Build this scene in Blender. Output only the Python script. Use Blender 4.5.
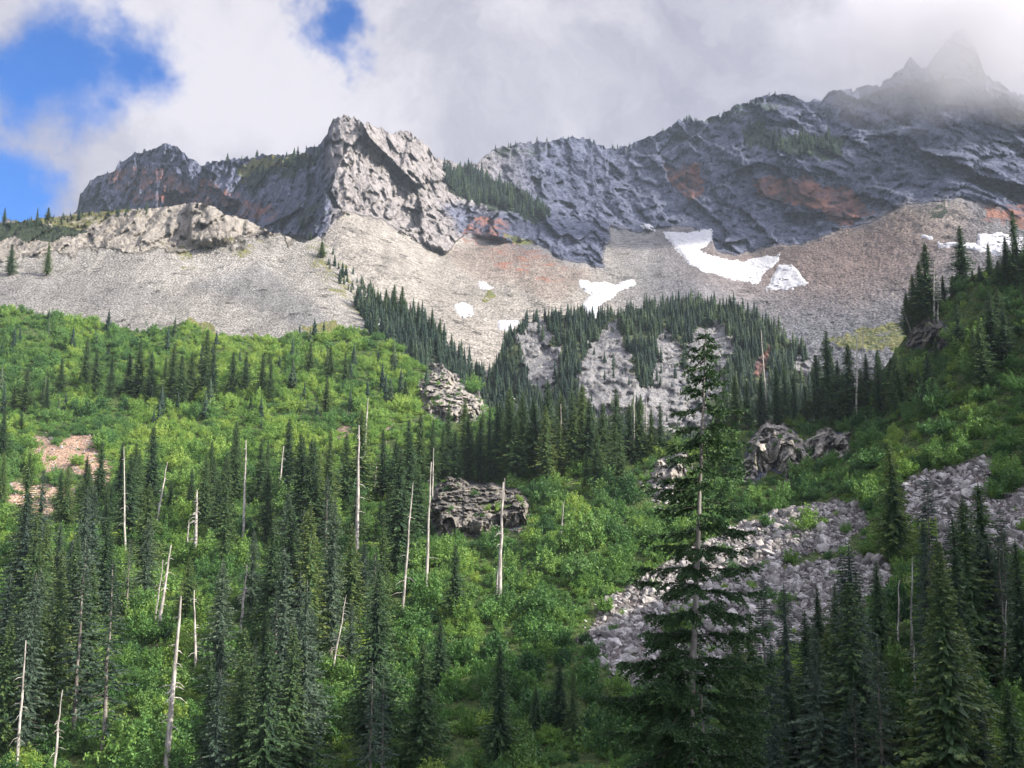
import bpy, bmesh, math, random
import numpy as np

# ------------------------------------------------------------------ camera, sky, sun, exposure
rng = np.random.default_rng(11)
random.seed(11)
S = bpy.context.scene
for o in list(bpy.data.objects):
    bpy.data.objects.remove(o)
COL = S.collection
W, H, F = 1024.0, 768.0, 1098.0
PITCH = math.radians(9.0)
cam = bpy.data.objects.new('camera', bpy.data.cameras.new('camera'))
COL.objects.link(cam)
cam.data.sensor_width = 36.0
cam.data.lens = 36.0 * F / W
cam.data.clip_start = 0.2
cam.data.clip_end = 20000
cam.rotation_euler = (math.pi / 2 + PITCH, 0, 0)
S.camera = cam

SUN = np.array([0.80, -0.33, 0.50]); SUN /= np.linalg.norm(SUN)
sun = bpy.data.objects.new('sun', bpy.data.lights.new('sun', 'SUN'))
COL.objects.link(sun)
sun.data.energy = 5.0
sun.data.angle = math.radians(0.5)
sun.data.color = (1.0, 0.90, 0.75)
az = math.atan2(SUN[0], SUN[1])
el = math.asin(SUN[2])
sun.rotation_euler = (math.pi / 2 - el, 0, math.pi - az)

S.view_settings.view_transform = 'Standard'
S.view_settings.look = 'None'
S.view_settings.gamma = 1.0
S.view_settings.exposure = 1.1
S.render.engine = 'CYCLES'
S.cycles.use_denoising = True
S.cycles.max_bounces = 6
S.cycles.diffuse_bounces = 3
S.cycles.glossy_bounces = 1
S.cycles.transmission_bounces = 3
S.cycles.volume_bounces = 1
S.cycles.transparent_max_bounces = 4
S.cycles.volume_step_rate = 4
S.cycles.volume_max_steps = 64


class NT:
    """short hand for building node trees"""
    def __init__(self, tree):
        self.t = tree
        tree.nodes.clear()

    def n(self, typ, ins=None, **props):
        nd = self.t.nodes.new(typ)
        for k, v in props.items():
            setattr(nd, k, v)
        for k, v in (ins or {}).items():
            s = nd.inputs[k]
            if isinstance(v, bpy.types.NodeSocket):
                self.t.links.new(v, s)
            else:
                s.default_value = v
        return nd

    def math(self, op, a, b=0.0, clamp=False):
        return self.n('ShaderNodeMath', {0: a, 1: b}, operation=op, use_clamp=clamp).outputs[0]

    def mix(self, f, a, b, blend='MIX'):
        nd = self.n('ShaderNodeMix', None, data_type='RGBA', blend_type=blend)
        for i, v in ((0, f), (6, a), (7, b)):
            if isinstance(v, bpy.types.NodeSocket):
                self.t.links.new(v, nd.inputs[i])
            else:
                nd.inputs[i].default_value = v if i == 0 else (*v, 1.0)
        return nd.outputs[2]

    def step(self, v, lo, hi):
        return self.n('ShaderNodeMapRange', {0: v, 1: lo, 2: hi, 3: 0.0, 4: 1.0}, interpolation_type='SMOOTHSTEP').outputs[0]

    def noise(self, vec, scale, detail=4.0, rough=0.55, dist=0.0):
        return self.n('ShaderNodeTexNoise', {'Vector': vec, 'Scale': scale, 'Detail': detail, 'Roughness': rough, 'Distortion': dist}).outputs['Fac']

    def vor(self, vec, scale, feature='F1', out='Distance', rand=1.0):
        return self.n('ShaderNodeTexVoronoi', {'Vector': vec, 'Scale': scale, 'Randomness': rand}, feature=feature).outputs[out]

    def link(self, a, b):
        self.t.links.new(a, b)


def dirs(px, py):
    a = (np.asarray(px, float) - 512.0) / F
    b = (384.0 - np.asarray(py, float)) / F
    c, s = math.cos(PITCH), math.sin(PITCH)
    x = a + 0 * b
    y = c - b * s + 0 * a
    z = s + b * c + 0 * a
    return np.stack([x / y, np.ones_like(y), z / y], -1)      # forward component 1


def project(P):
    c, s = math.cos(PITCH), math.sin(PITCH)
    x, y, z = P[..., 0], P[..., 1], P[..., 2]
    d = y * c + z * s
    u = -y * s + z * c
    return np.stack([512 + F * x / d, 384 - F * u / d], -1)


# ------------------------------------------------------------------ world: sky with broken cloud
world = bpy.data.worlds.new('World')
S.world = world
world.use_nodes = True
T = NT(world.node_tree)
sky = T.n('ShaderNodeTexSky', sky_type='NISHITA', sun_disc=False, sun_elevation=el, sun_rotation=az, altitude=1500.0, air_density=1.0, dust_density=0.6, ozone_density=1.6)
vec = T.n('ShaderNodeTexCoord').outputs['Generated']


def dvec(px, py):
    d = dirs(px, py)
    return tuple(d / np.linalg.norm(d))


def lobe(px, py, r, soft):
    """1 inside a cone of r pixels about a direction of the sky, 0 outside"""
    d = T.n('ShaderNodeVectorMath', {0: vecw, 1: dvec(px, py)}, operation='DISTANCE').outputs['Value']
    return T.step(d, (r + soft) / F, max(r - soft, 0) / F)


warp = T.n('ShaderNodeTexNoise', {'Vector': vec, 'Scale': 7.0, 'Detail': 5.0, 'Roughness': 0.6})
wv = T.n('ShaderNodeVectorMath', {0: warp.outputs['Color'], 1: (0.5, 0.5, 0.5)}, operation='SUBTRACT').outputs[0]
wv = T.n('ShaderNodeVectorMath', {0: wv, 'Scale': 0.16}, operation='SCALE').outputs[0]
vecw = T.n('ShaderNodeVectorMath', {0: vec, 1: wv}, operation='ADD').outputs[0]
# openings of blue between the clouds
holes = None
for (hx, hy, r, s_) in ((66, 66, 62, 58), (125, 55, 40, 50), (-40, 195, 75, 70), (20, 185, 45, 45), (322, 12, 34, 30), (-160, 60, 90, 80), (-250, 190, 120, 90), (-420, -150, 200, 150)):
    l = lobe(hx, hy, r, s_)
    holes = l if holes is None else T.math('MAXIMUM', holes, l)
n1 = T.noise(vec, 9.0, 9.0, 0.62, 0.3)
n2 = T.noise(vec, 2.2, 4.0, 0.5)
cover = T.math('ADD', T.math('MULTIPLY', T.math('SUBTRACT', n1, 0.5), 1.5), T.math('SUBTRACT', 1.05, T.math('MULTIPLY', holes, 1.12)))
cover = T.step(cover, 0.0, 0.78)
shade = T.noise(vecw, 5.0, 9.0, 0.6, 0.4)
# the thick bank over the ridge is greyer than its sunlit rims
thick = lobe(700, 60, 150, 210)
bright = lobe(250, 75, 80, 120)
lum = T.math('ADD', T.math('MULTIPLY', shade, 0.62), 0.28)
lum = T.math('SUBTRACT', lum, T.math('MULTIPLY', thick, 0.11))
lum = T.math('ADD', lum, T.math('MULTIPLY', bright, 0.20))
ccol = T.mix(T.step(lum, 0.43, 0.74), (2.75, 2.8, 3.6), (6.0, 5.8, 6.3))
# brightening added to the unseen cloud on the sun's side, to fill the shade
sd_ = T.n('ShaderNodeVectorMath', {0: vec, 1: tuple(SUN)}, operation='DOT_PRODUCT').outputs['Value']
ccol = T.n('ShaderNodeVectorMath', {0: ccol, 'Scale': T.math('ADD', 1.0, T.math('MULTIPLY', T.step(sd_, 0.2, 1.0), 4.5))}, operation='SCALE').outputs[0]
blue = T.mix(1.0, sky.outputs[0], (0.20, 0.74, 1.46), 'MULTIPLY')
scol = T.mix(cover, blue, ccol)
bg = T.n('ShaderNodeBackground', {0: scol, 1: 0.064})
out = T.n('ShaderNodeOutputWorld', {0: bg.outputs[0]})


# ------------------------------------------------------------------ numeric helpers
def hash3(i, j, k, seed):
    h = (i.astype(np.int64) * 374761393 + j.astype(np.int64) * 668265263 + k.astype(np.int64) * 2147483647 + seed * 974634777) & 0xffffffff
    h = ((h ^ (h >> 13)) * 1274126177) & 0xffffffff
    h = ((h ^ (h >> 16)) * 2246822519) & 0xffffffff
    return (h ^ (h >> 15)) & 0xffffffff


_G = np.random.default_rng(5).normal(size=(1024, 3)); _G /= np.linalg.norm(_G, axis=1)[:, None]


def pnoise(P, seed=0):
    """gradient noise, about -1..1"""
    P = np.asarray(P, float)
    I = np.floor(P).astype(np.int64)
    f = P - I
    u = f * f * f * (f * (f * 6 - 15) + 10)
    r = 0
    for a in (0, 1):
        for b in (0, 1):
            for c in (0, 1):
                g = _G[hash3(I[..., 0] + a, I[..., 1] + b, I[..., 2] + c, seed) % 1024]
                d = g[..., 0] * (f[..., 0] - a) + g[..., 1] * (f[..., 1] - b) + g[..., 2] * (f[..., 2] - c)
                w = (u[..., 0] if a else 1 - u[..., 0]) * (u[..., 1] if b else 1 - u[..., 1]) * (u[..., 2] if c else 1 - u[..., 2])
                r = r + d * w
    return r * 1.6


def fbm(P, seed=0, octs=4, gain=0.5, lac=2.03, ridged=False):
    a, s, r = 1.0, 0.0, 0
    for i in range(octs):
        n = pnoise(P, seed + i * 17)
        if ridged:
            n = 1 - 2 * np.abs(n)
        r = r + a * n
        s += a
        a *= gain
        P = P * lac + 3.7
    return r / s


def facets(P, seed, tilt=0.6):
    """height of a broken surface: every cell of a cell pattern is a tilted flat facet, about -1..1"""
    P = np.asarray(P, float)
    I = np.floor(P).astype(np.int64)
    best = np.full(P.shape[:-1], 1e9); h = np.zeros(P.shape[:-1])
    for a in (-1, 0, 1):
        for b in (-1, 0, 1):
            for c in (-1, 0, 1):
                i, j, k = I[..., 0] + a, I[..., 1] + b, I[..., 2] + c
                hs = hash3(i, j, k, seed)
                o = np.stack([i + (hs % 1013) / 1013.0, j + (hs // 1013 % 1019) / 1019.0, k + (hs // 1032247 % 1021) / 1021.0], -1)
                d = P - o
                dd = (d * d).sum(-1)
                m = dd < best
                g = _G[(hs // 7) % 1024]
                hh = ((hs // 31) % 509) / 254.5 - 1 + 2.2 * tilt * (d * g).sum(-1)
                best = np.where(m, dd, best); h = np.where(m, hh, h)
    return h


def inpoly(px, py, poly):
    px, py = np.asarray(px, float), np.asarray(py, float)
    r = np.zeros(px.shape, bool)
    n = len(poly)
    for i in range(n):
        x1, y1 = poly[i]; x2, y2 = poly[(i + 1) % n]
        c = ((y1 > py) != (y2 > py)) & (px < (x2 - x1) * (py - y1) / (y2 - y1 + 1e-12) + x1)
        r ^= c
    return r


def near_line(px, py, line):
    """distance in pixels to a polyline"""
    best = np.full(np.shape(px), 1e9)
    for (x1, y1), (x2, y2) in zip(line[:-1], line[1:]):
        dx, dy = x2 - x1, y2 - y1
        t = np.clip(((px - x1) * dx + (py - y1) * dy) / (dx * dx + dy * dy + 1e-9), 0, 1)
        best = np.minimum(best, np.hypot(px - x1 - t * dx, py - y1 - t * dy))
    return best


def sstep(v, a, b):
    t = np.clip((np.asarray(v, float) - a) / (b - a), 0, 1)
    return t * t * (3 - 2 * t)


class RBF:
    def __init__(self, pts, smooth=6.0):
        p = np.array(pts, float)
        self.c = p[:, :2]
        n = len(p)
        r = np.linalg.norm(self.c[:, None] - self.c[None], axis=2)
        A = np.zeros((n + 3, n + 3))
        A[:n, :n] = -np.sqrt(r * r + 25.0)
        A[:n, :n] += np.eye(n) * smooth * 0.1
        A[:n, n] = 1; A[:n, n + 1:] = self.c / 500.0
        A[n, :n] = 1; A[n + 1:, :n] = self.c.T / 500.0
        b = np.zeros(n + 3); b[:n] = np.log(p[:, 2])
        self.w = np.linalg.solve(A, b)

    def __call__(self, px, py):
        px, py = np.broadcast_arrays(np.asarray(px, float), np.asarray(py, float))
        n = len(self.c)
        v = self.w[n] + self.w[n + 1] * px / 500 + self.w[n + 2] * py / 500
        for i in range(n):
            v = v - self.w[i] * np.sqrt((px - self.c[i, 0]) ** 2 + (py - self.c[i, 1]) ** 2 + 25.0)
        return np.exp(v)


def mesh_obj(name, verts, faces, mat=None, parent=None, smooth=False, link=True):
    """faces: (n,3) or (n,4) int array, or a list"""
    me = bpy.data.meshes.new(name)
    verts = np.asarray(verts, np.float32)
    if isinstance(faces, np.ndarray):
        k = faces.shape[1]
        me.vertices.add(len(verts)); me.vertices.foreach_set('co', verts.ravel())
        me.loops.add(faces.size); me.loops.foreach_set('vertex_index', faces.astype(np.int32).ravel())
        me.polygons.add(len(faces)); me.polygons.foreach_set('loop_start', np.arange(0, faces.size, k, dtype=np.int32))
        me.update(calc_edges=True)
    else:
        me.from_pydata(verts.tolist(), [], faces)
    if smooth:
        me.polygons.foreach_set('use_smooth', np.ones(len(me.polygons), bool))
    if mat:
        me.materials.append(mat)
    o = bpy.data.objects.new(name, me)
    if link:
        COL.objects.link(o)
    if parent:
        o.parent = parent
    return o


def attr_color(me, name, rgb):
    a = me.attributes.new(name, 'FLOAT_COLOR', 'POINT')
    d = np.ones((len(me.vertices), 4), np.float32)
    d[:, :3] = rgb
    a.data.foreach_set('color', d.ravel())


def tag(o, label=None, cat=None, group=None, kind=None):
    for k, v in (('label', label), ('category', cat), ('group', group), ('kind', kind)):
        if v:
            o[k] = v
    return o


def thing(name, loc, cat, group=None, rz=0.0, scale=1.0):
    o = bpy.data.objects.new(name, None)
    COL.objects.link(o)
    o.location = loc
    o.rotation_euler = (0, 0, rz)
    o.scale = (scale,) * 3 if np.isscalar(scale) else scale
    o['category'] = cat
    if group:
        o['group'] = group
    return o


# ------------------------------------------------------------------ terrain materials
def new_mat(name):
    m = bpy.data.materials.new(name)
    m.use_nodes = True
    return m, NT(m.node_tree)


def terrain_mat(name, p):
    """one ground material: loose stone, cliff rock, low growth and rust-coloured rock, shared out by two painted masks"""
    m, T = new_mat(name)
    pos = T.n('ShaderNodeTexCoord').outputs['Object']
    A = T.n('ShaderNodeSeparateColor', {0: T.n('ShaderNodeAttribute', attribute_name='mask').outputs['Color']})
    B = T.n('ShaderNodeSeparateColor', {0: T.n('ShaderNodeAttribute', attribute_name='tone').outputs['Color']})
    nb = T.math('MULTIPLY', T.math('SUBTRACT', T.noise(pos, p['edge'], 8.0, 0.72), 0.5), 1.6)
    msk = lambda s, k=1.0: T.step(T.math('ADD', s, T.math('MULTIPLY', nb, k)), 0.38, 0.62)
    cliff, grass, rust = msk(A.outputs[0], 0.7), msk(A.outputs[1]), msk(A.outputs[2])
    warm, brown, dark = B.outputs[0], B.outputs[1], msk(B.outputs[2])
    # loose stone
    g = p['grain']
    cell = T.n('ShaderNodeTexVoronoi', {'Vector': pos, 'Scale': g})
    cell2 = T.n('ShaderNodeTexVoronoi', {'Vector': pos, 'Scale': g * 2.7})
    rnd = T.n('ShaderNodeSeparateColor', {0: cell.outputs['Color']}).outputs[0]
    rnd2 = T.n('ShaderNodeSeparateColor', {0: cell2.outputs['Color']}).outputs[1]
    big = T.noise(pos, 0.012, 5.0, 0.6)
    stone = T.mix(warm, p['stone_grey'], p['stone_warm'])
    stone = T.mix(brown, stone, p['stone_brown'])
    blk = T.n('ShaderNodeSeparateColor', {0: T.n('ShaderNodeTexVoronoi', {'Vector': pos, 'Scale': g * 0.33}).outputs['Color']}).outputs[0]
    blk = T.math('MULTIPLY', T.step(blk, 0.62, 1.0), T.step(T.noise(pos, g * 0.06, 4.0, 0.6), 0.42, 0.62))
    v = T.math('SUBTRACT', T.math('ADD', T.math('MULTIPLY', T.math('ADD', rnd, rnd2), 0.68), 0.34), T.math('MULTIPLY', blk, 0.5))
    sk = T.noise(T.n('ShaderNodeMapping', {'Vector': pos, 'Scale': (0.075, 0.012, 0.012)}).outputs[0], 1.0, 5.0, 0.6)
    v = T.math('MULTIPLY', v, T.math('ADD', 0.12, T.math('ADD', T.math('MULTIPLY', big, 0.75), T.math('MULTIPLY', sk, 1.0))))
    hsv = lambda c, val: T.n('ShaderNodeHueSaturation', {'Color': c, 'Value': val}).outputs[0]
    stone = hsv(stone, v)
    # cliff rock, bedded on a tilt
    mp = T.n('ShaderNodeMapping', {'Vector': pos, 'Rotation': (0.25, 0.5, 0.35), 'Scale': (0.35, 0.35, 1.7)}).outputs[0]
    st = T.noise(mp, p['strata'], 7.0, 0.62, 0.6)
    mv = T.n('ShaderNodeMapping', {'Vector': pos, 'Rotation': (0.0, 0.3, 0.0), 'Scale': (1.0, 1.0, 0.28)}).outputs[0]
    ve = T.noise(mv, p['strata'] * 1.6, 7.0, 0.65, 0.3)
    fine = T.noise(pos, p['strata'] * 7, 5.0, 0.65)
    cv = T.math('ADD', T.math('MULTIPLY', st, 0.25), T.math('ADD', T.math('MULTIPLY', ve, 1.05), T.math('MULTIPLY', fine, 0.35)))
    mw = T.n('ShaderNodeVectorMath', {0: mv, 1: T.n('ShaderNodeVectorMath', {0: T.n('ShaderNodeTexNoise', {'Vector': pos, 'Scale': p['strata'] * 5, 'Detail': 3.0}).outputs['Color'], 'Scale': 0.25 / p['strata'] * 0.5}, operation='SCALE').outputs[0]}, operation='ADD').outputs[0]
    f1 = T.n('ShaderNodeSeparateColor', {0: T.n('ShaderNodeTexVoronoi', {'Vector': mw, 'Scale': p['strata'] * 9}).outputs['Color']}).outputs[0]
    f2 = T.n('ShaderNodeSeparateColor', {0: T.n('ShaderNodeTexVoronoi', {'Vector': mw, 'Scale': p['strata'] * 25}).outputs['Color']}).outputs[1]
    cv = T.math('ADD', T.math('MULTIPLY', cv, 0.78), T.math('ADD', T.math('MULTIPLY', f1, 0.20), T.math('MULTIPLY', f2, 0.28)))
    rock = T.mix(T.step(cv, 0.62, 1.16), p['rock_dark'], p['rock_light'])
    rock = T.mix(T.math('MULTIPLY', warm, 0.8), rock, T.mix(T.step(cv, 0.6, 1.0), p['rock_warm_dark'], p['rock_warm']))
    rust_c = T.mix(T.step(T.noise(pos, p['strata'] * 3, 6.0, 0.6), 0.35, 0.65), p['rust_a'], p['rust_b'])
    # low growth
    gn = T.noise(pos, p['edge'] * 4, 6.0, 0.6)
    grass_c = T.mix(T.step(gn, 0.35, 0.65), p['grass_a'], p['grass_b'])
    dark_c = T.mix(T.step(gn, 0.35, 0.65), p['dark_a'], p['dark_b'])
    col = T.mix(cliff, stone, rock)
    col = T.mix(T.math('MULTIPLY', rust, 0.8), col, rust_c)
    col = T.mix(T.math('MULTIPLY', grass, 0.92), col, grass_c)
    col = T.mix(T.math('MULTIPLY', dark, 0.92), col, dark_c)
    # relief
    hs = T.math('ADD', T.math('MULTIPLY', T.math('SUBTRACT', 1.0, cell.outputs['Distance']), p['bump_stone']), T.math('MULTIPLY', T.math('SUBTRACT', 1.0, cell2.outputs['Distance']), p['bump_stone'] * 0.4))
    hr = T.math('ADD', T.math('MULTIPLY', cv, p['bump_rock']), T.math('MULTIPLY', fine, p['bump_rock'] * 0.3))
    hh = T.n('ShaderNodeMix', {0: cliff, 2: hs, 3: hr}, data_type='FLOAT').outputs[0]
    bump = T.n('ShaderNodeBump', {'Height': hh, 'Strength': 1.0, 'Distance': 1.0}).outputs[0]
    bs = T.n('ShaderNodeBsdfPrincipled', {'Base Color': col, 'Roughness': 0.92, 'Specular IOR Level': 0.15, 'Normal': bump})
    T.n('ShaderNodeOutputMaterial', {0: bs.outputs[0]})
    return m


BASE = dict(edge=0.06, grain=0.42, strata=0.02, bump_stone=1.0, bump_rock=6.0,
            stone_grey=(0.11, 0.113, 0.124), stone_warm=(0.205, 0.192, 0.172), stone_brown=(0.135, 0.095, 0.078),
            rock_dark=(0.016, 0.022, 0.046), rock_light=(0.112, 0.127, 0.188),  # cool tint puts shade into the wall's rock colour
            rock_warm_dark=(0.085, 0.078, 0.08), rock_warm=(0.30, 0.275, 0.25),
            rust_a=(0.07, 0.045, 0.05), rust_b=(0.22, 0.095, 0.06),
            grass_a=(0.06, 0.085, 0.022), grass_b=(0.14, 0.13, 0.045),
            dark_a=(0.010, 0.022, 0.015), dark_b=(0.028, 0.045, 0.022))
M_mountain = terrain_mat('mountain rock and talus', BASE)
M_scree = terrain_mat('pale scree', dict(BASE, grain=0.7, edge=0.09, strata=0.035, bump_stone=0.85, bump_rock=7.0,
                                         stone_grey=(0.125, 0.126, 0.13), stone_warm=(0.212, 0.203, 0.187), rock_dark=(0.11, 0.10, 0.10), rock_light=(0.31, 0.285, 0.25), rock_warm_dark=(0.13, 0.12, 0.11), rock_warm=(0.32, 0.30, 0.27)))
M_knob = terrain_mat('wooded knob rock', dict(BASE, grain=0.5, edge=0.12, strata=0.05, bump_stone=0.9, bump_rock=5.0,
                                              rock_dark=(0.12, 0.12, 0.135), rock_light=(0.26, 0.265, 0.285), rock_warm_dark=(0.11, 0.11, 0.12), rock_warm=(0.28, 0.275, 0.27), grass_a=(0.03, 0.06, 0.018), grass_b=(0.06, 0.09, 0.03), dark_a=(0.022, 0.042, 0.018), dark_b=(0.06, 0.075, 0.028)))
M_hill = terrain_mat('brushy hillside ground', dict(BASE, grain=1.1, edge=0.25, strata=0.15, bump_stone=0.45, bump_rock=1.6,
                                                   stone_grey=(0.085, 0.08, 0.085), stone_warm=(0.30, 0.205, 0.15), grass_a=(0.028, 0.055, 0.014), grass_b=(0.07, 0.10, 0.026)))


# ------------------------------------------------------------------ terrain sheets
class Sheet:
    def __init__(self, ctrl, top, disp=None, jag=0.0, jagseed=3):
        self.f = RBF(ctrl)
        t = np.array(top, float)
        self.tx, self.ty = t[:, 0], t[:, 1]
        self.disp = disp
        self.jag, self.jagseed = jag, jagseed

    def top(self, px):
        px = np.asarray(px, float)
        y = np.interp(px, self.tx, self.ty)
        if self.jag:
            q = np.stack([px / 26.0, 0 * px + 0.5, 0 * px], -1)
            y = y + self.jag * fbm(q, self.jagseed, 5, 0.6, 2.2) + 0.22 * self.jag * facets(q * 4.5, self.jagseed, 1.1) * (px < 1e9)
        return y

    def pos(self, px, py):
        px, py = np.broadcast_arrays(np.asarray(px, float), np.asarray(py, float))
        Y = self.f(px, py)
        P = dirs(px, py) * Y[..., None]
        if self.disp is not None:
            Y = Y + self.disp(px, py, P)
            P = dirs(px, py) * Y[..., None]
        return P

    def build(self, name, x0, x1, step, ybot, ny, mat, masks, back=(8, 40.0, 0.8), skirt=True, smooth=True):
        nx = int((x1 - x0) / step) + 1
        px = np.linspace(x0, x1, nx)
        t = np.linspace(0, 1, ny)
        ty = self.top(px)
        PX = np.repeat(px[None], ny, 0)
        PY = ty[None] + (ybot - ty[None]) * t[:, None]
        P = self.pos(PX, PY)
        self.PX, self.PY, self.P = PX, PY, P
        nb, bs, drop = back
        rows = []
        for k in range(nb, 0, -1):
            Yn = P[0, :, 1] + bs * k
            q = P[0] * (Yn / P[0, :, 1])[:, None]
            q[:, 2] = P[0, :, 2] - bs * k * drop * (0.6 + 0.4 * k / nb) + 4 * pnoise(q / 25.0, 4)
            rows.append(q)
        allp = [*rows, *P]
        mx = np.concatenate([np.repeat(PX[:1], nb, 0), PX]); my = np.concatenate([np.repeat(PY[:1], nb, 0), PY])
        if skirt:
            q = P[-1].copy(); q[:, 1] -= 6; q[:, 2] -= 30
            allp.append(q)
            mx = np.concatenate([mx, PX[-1:]]); my = np.concatenate([my, PY[-1:]])
        V = np.array(allp)
        nr = V.shape[0]
        idx = np.arange(nr * nx).reshape(nr, nx)
        fc = np.stack([idx[:-1, :-1], idx[1:, :-1], idx[1:, 1:], idx[:-1, 1:]], -1).reshape(-1, 4)
        o = mesh_obj(name, V.reshape(-1, 3), fc, mat, smooth=smooth)
        o['kind'] = 'structure'
        mk, tn = masks(mx, my, V)
        for _ in range(10):                      # soften the change from one stone tone to the next
            for a in (0, 1):
                tn[..., :2] = (np.roll(tn[..., :2], 1, a) + tn[..., :2] * 2 + np.roll(tn[..., :2], -1, a)) / 4 if a == 1 else np.concatenate([tn[:1, :, :2], (tn[:-2, :, :2] + 2 * tn[1:-1, :, :2] + tn[2:, :, :2]) / 4, tn[-1:, :, :2]])
        attr_color(o.data, 'mask', mk.reshape(-1, 3))
        attr_color(o.data, 'tone', tn.reshape(-1, 3))
        return o

    def sample(self, n, density, rg):
        """n points spread evenly over the real surface, weighted by density(px, py)"""
        P = self.P
        e1 = P[1:, :-1] - P[:-1, :-1]; e2 = P[:-1, 1:] - P[:-1, :-1]
        area = np.linalg.norm(np.cross(e1, e2), axis=2)
        cx, cy = self.PX[:-1, :-1], self.PY[:-1, :-1]
        w = (area * density(cx, cy)).ravel()
        k = rg.choice(len(w), n, p=w / w.sum())
        i, j = np.unravel_index(k, area.shape)
        u, v = rg.random(n), rg.random(n)
        px = self.PX[i, j] + u * (self.PX[i, j + 1] - self.PX[i, j])
        py = self.PY[i, j] + v * (self.PY[i + 1, j] - self.PY[i, j])
        return px, py


def jitter(px, py, amp, sc, seed):
    q = np.stack([px / sc, py / sc, 0 * px], -1)
    return px + amp * fbm(q, seed, 4), py + amp * fbm(q + 31.3, seed + 5, 4)


# ---- the mountain with its cliffs and the talus below them
M_TOP = [(-200, 222), (60, 222), (77, 214), (80, 196), (90, 182), (115, 170), (120, 160), (135, 153), (168, 143), (178, 148), (190, 158), (200, 164), (230, 160), (262, 156),
         (300, 153), (320, 145), (326, 135), (333, 120), (342, 115), (352, 117), (362, 122), (378, 127), (392, 136), (402, 130), (415, 137), (428, 145), (436, 158), (455, 163), (478, 163),
         (492, 150), (505, 146), (540, 142), (572, 138), (590, 140), (605, 148), (625, 147), (640, 140), (665, 134), (678, 120), (700, 120), (720, 116), (745, 103), (768, 95), (790, 94),
         (806, 102), (822, 99), (830, 92), (850, 90), (862, 88), (880, 84), (893, 76), (904, 68), (911, 57), (919, 66), (926, 70), (934, 58), (941, 44), (949, 36), (955, 28), (964, 30), (972, 40), (977, 52), (986, 74), (1010, 92), (1024, 96), (1190, 110)]
M_BASE = [(-200, 230), (60, 222), (200, 228), (300, 238), (318, 238), (345, 212), (380, 222), (420, 243), (445, 252), (465, 236), (500, 240), (540, 245), (570, 262), (603, 269), (612, 229),
          (660, 228), (690, 229), (708, 231), (716, 250), (735, 257), (760, 251), (800, 245), (850, 228), (880, 222), (900, 207), (960, 198), (1024, 216), (1190, 222)]
M_CTRL = [(345, 115, 1060), (335, 150, 1005), (330, 190, 955), (325, 225, 905), (318, 240, 880),
          (80, 190, 1420), (80, 215, 1400), (165, 143, 1330), (165, 215, 1250), (240, 165, 1230), (240, 225, 1120), (290, 230, 1000), (300, 152, 1120), (310, 190, 1040),
          (385, 125, 1120), (385, 165, 1060), (385, 222, 965), (430, 150, 1200), (430, 200, 1100), (440, 250, 985), (465, 165, 1300), (470, 200, 1200), (475, 238, 1060),
          (500, 148, 1400), (520, 190, 1250), (540, 240, 1040), (590, 258, 960), (605, 270, 930), (560, 142, 1430), (565, 190, 1310), (640, 142, 1440), (630, 200, 1250), (625, 235, 1090), (660, 228, 1120),
          (770, 97, 1330), (760, 170, 1150), (750, 252, 1000), (860, 90, 1240), (860, 160, 1060), (860, 226, 920), (960, 35, 1150), (960, 120, 1030), (960, 197, 850), (1024, 98, 1050), (1024, 216, 790), (1190, 110, 950), (1190, 222, 700),
          (330, 300, 730), (400, 270, 830), (450, 330, 700), (550, 300, 810), (600, 320, 750), (700, 290, 810), (700, 340, 690), (850, 300, 720), (850, 350, 620), (950, 300, 640), (1024, 270, 660), (1190, 330, 520),
          (300, 430, 600), (500, 430, 560), (700, 430, 560), (900, 430, 500), (0, 300, 1200), (150, 300, 1100), (0, 430, 1000), (-200, 215, 1500), (-200, 430, 1100)]


def m_cliff(px, py):
    jx, jy = jitter(px, py, 9, 30, 21)
    return sstep(np.interp(jx, *np.array(M_BASE).T) - jy, -3, 4)


def m_disp(px, py, P):
    c = m_cliff(px, py)
    w = P + 3.5 * np.stack([pnoise(P / 30.0, 301), pnoise(P / 30.0, 302), pnoise(P / 30.0, 303)], -1)
    a = P / np.array([85.0, 85.0, 230.0])
    ct, st = 0.86, 0.5
    tilt = np.stack([P[..., 0] * ct - P[..., 2] * st, P[..., 1], P[..., 0] * st + P[..., 2] * ct], -1)
    e = np.stack([w[..., 0] + 0.12 * w[..., 2], 0.12 * w[..., 1], w[..., 2]], -1)
    d = 8 * fbm(a, 2, 2, 0.5, ridged=True)
    d = d + 20 * facets(e / np.array([62.0, 62.0, 105.0]), 401, 0.9) + 9.5 * facets(e / np.array([20.0, 20.0, 66.0]), 402, 1.0) + (5.0 * facets(e / np.array([9.5, 9.5, 24.0]), 403, 1.0) + 2.6 * facets(e / np.array([4.4, 4.4, 10.0]), 404, 1.0)) * (1 - 0.42 * sstep(px, 440, 520))
    lo = 5 * fbm(P / 60.0, 90, 4) + 2.4 * fbm(P / np.array([16.0, 60.0, 110.0]), 92, 3, 0.5, ridged=True) + 1.0 * fbm(P / 9.0, 95, 3) + 0.9 * facets(P / 5.0, 96, 0.8)
    return -(c * d + (1 - c) * lo)


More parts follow.
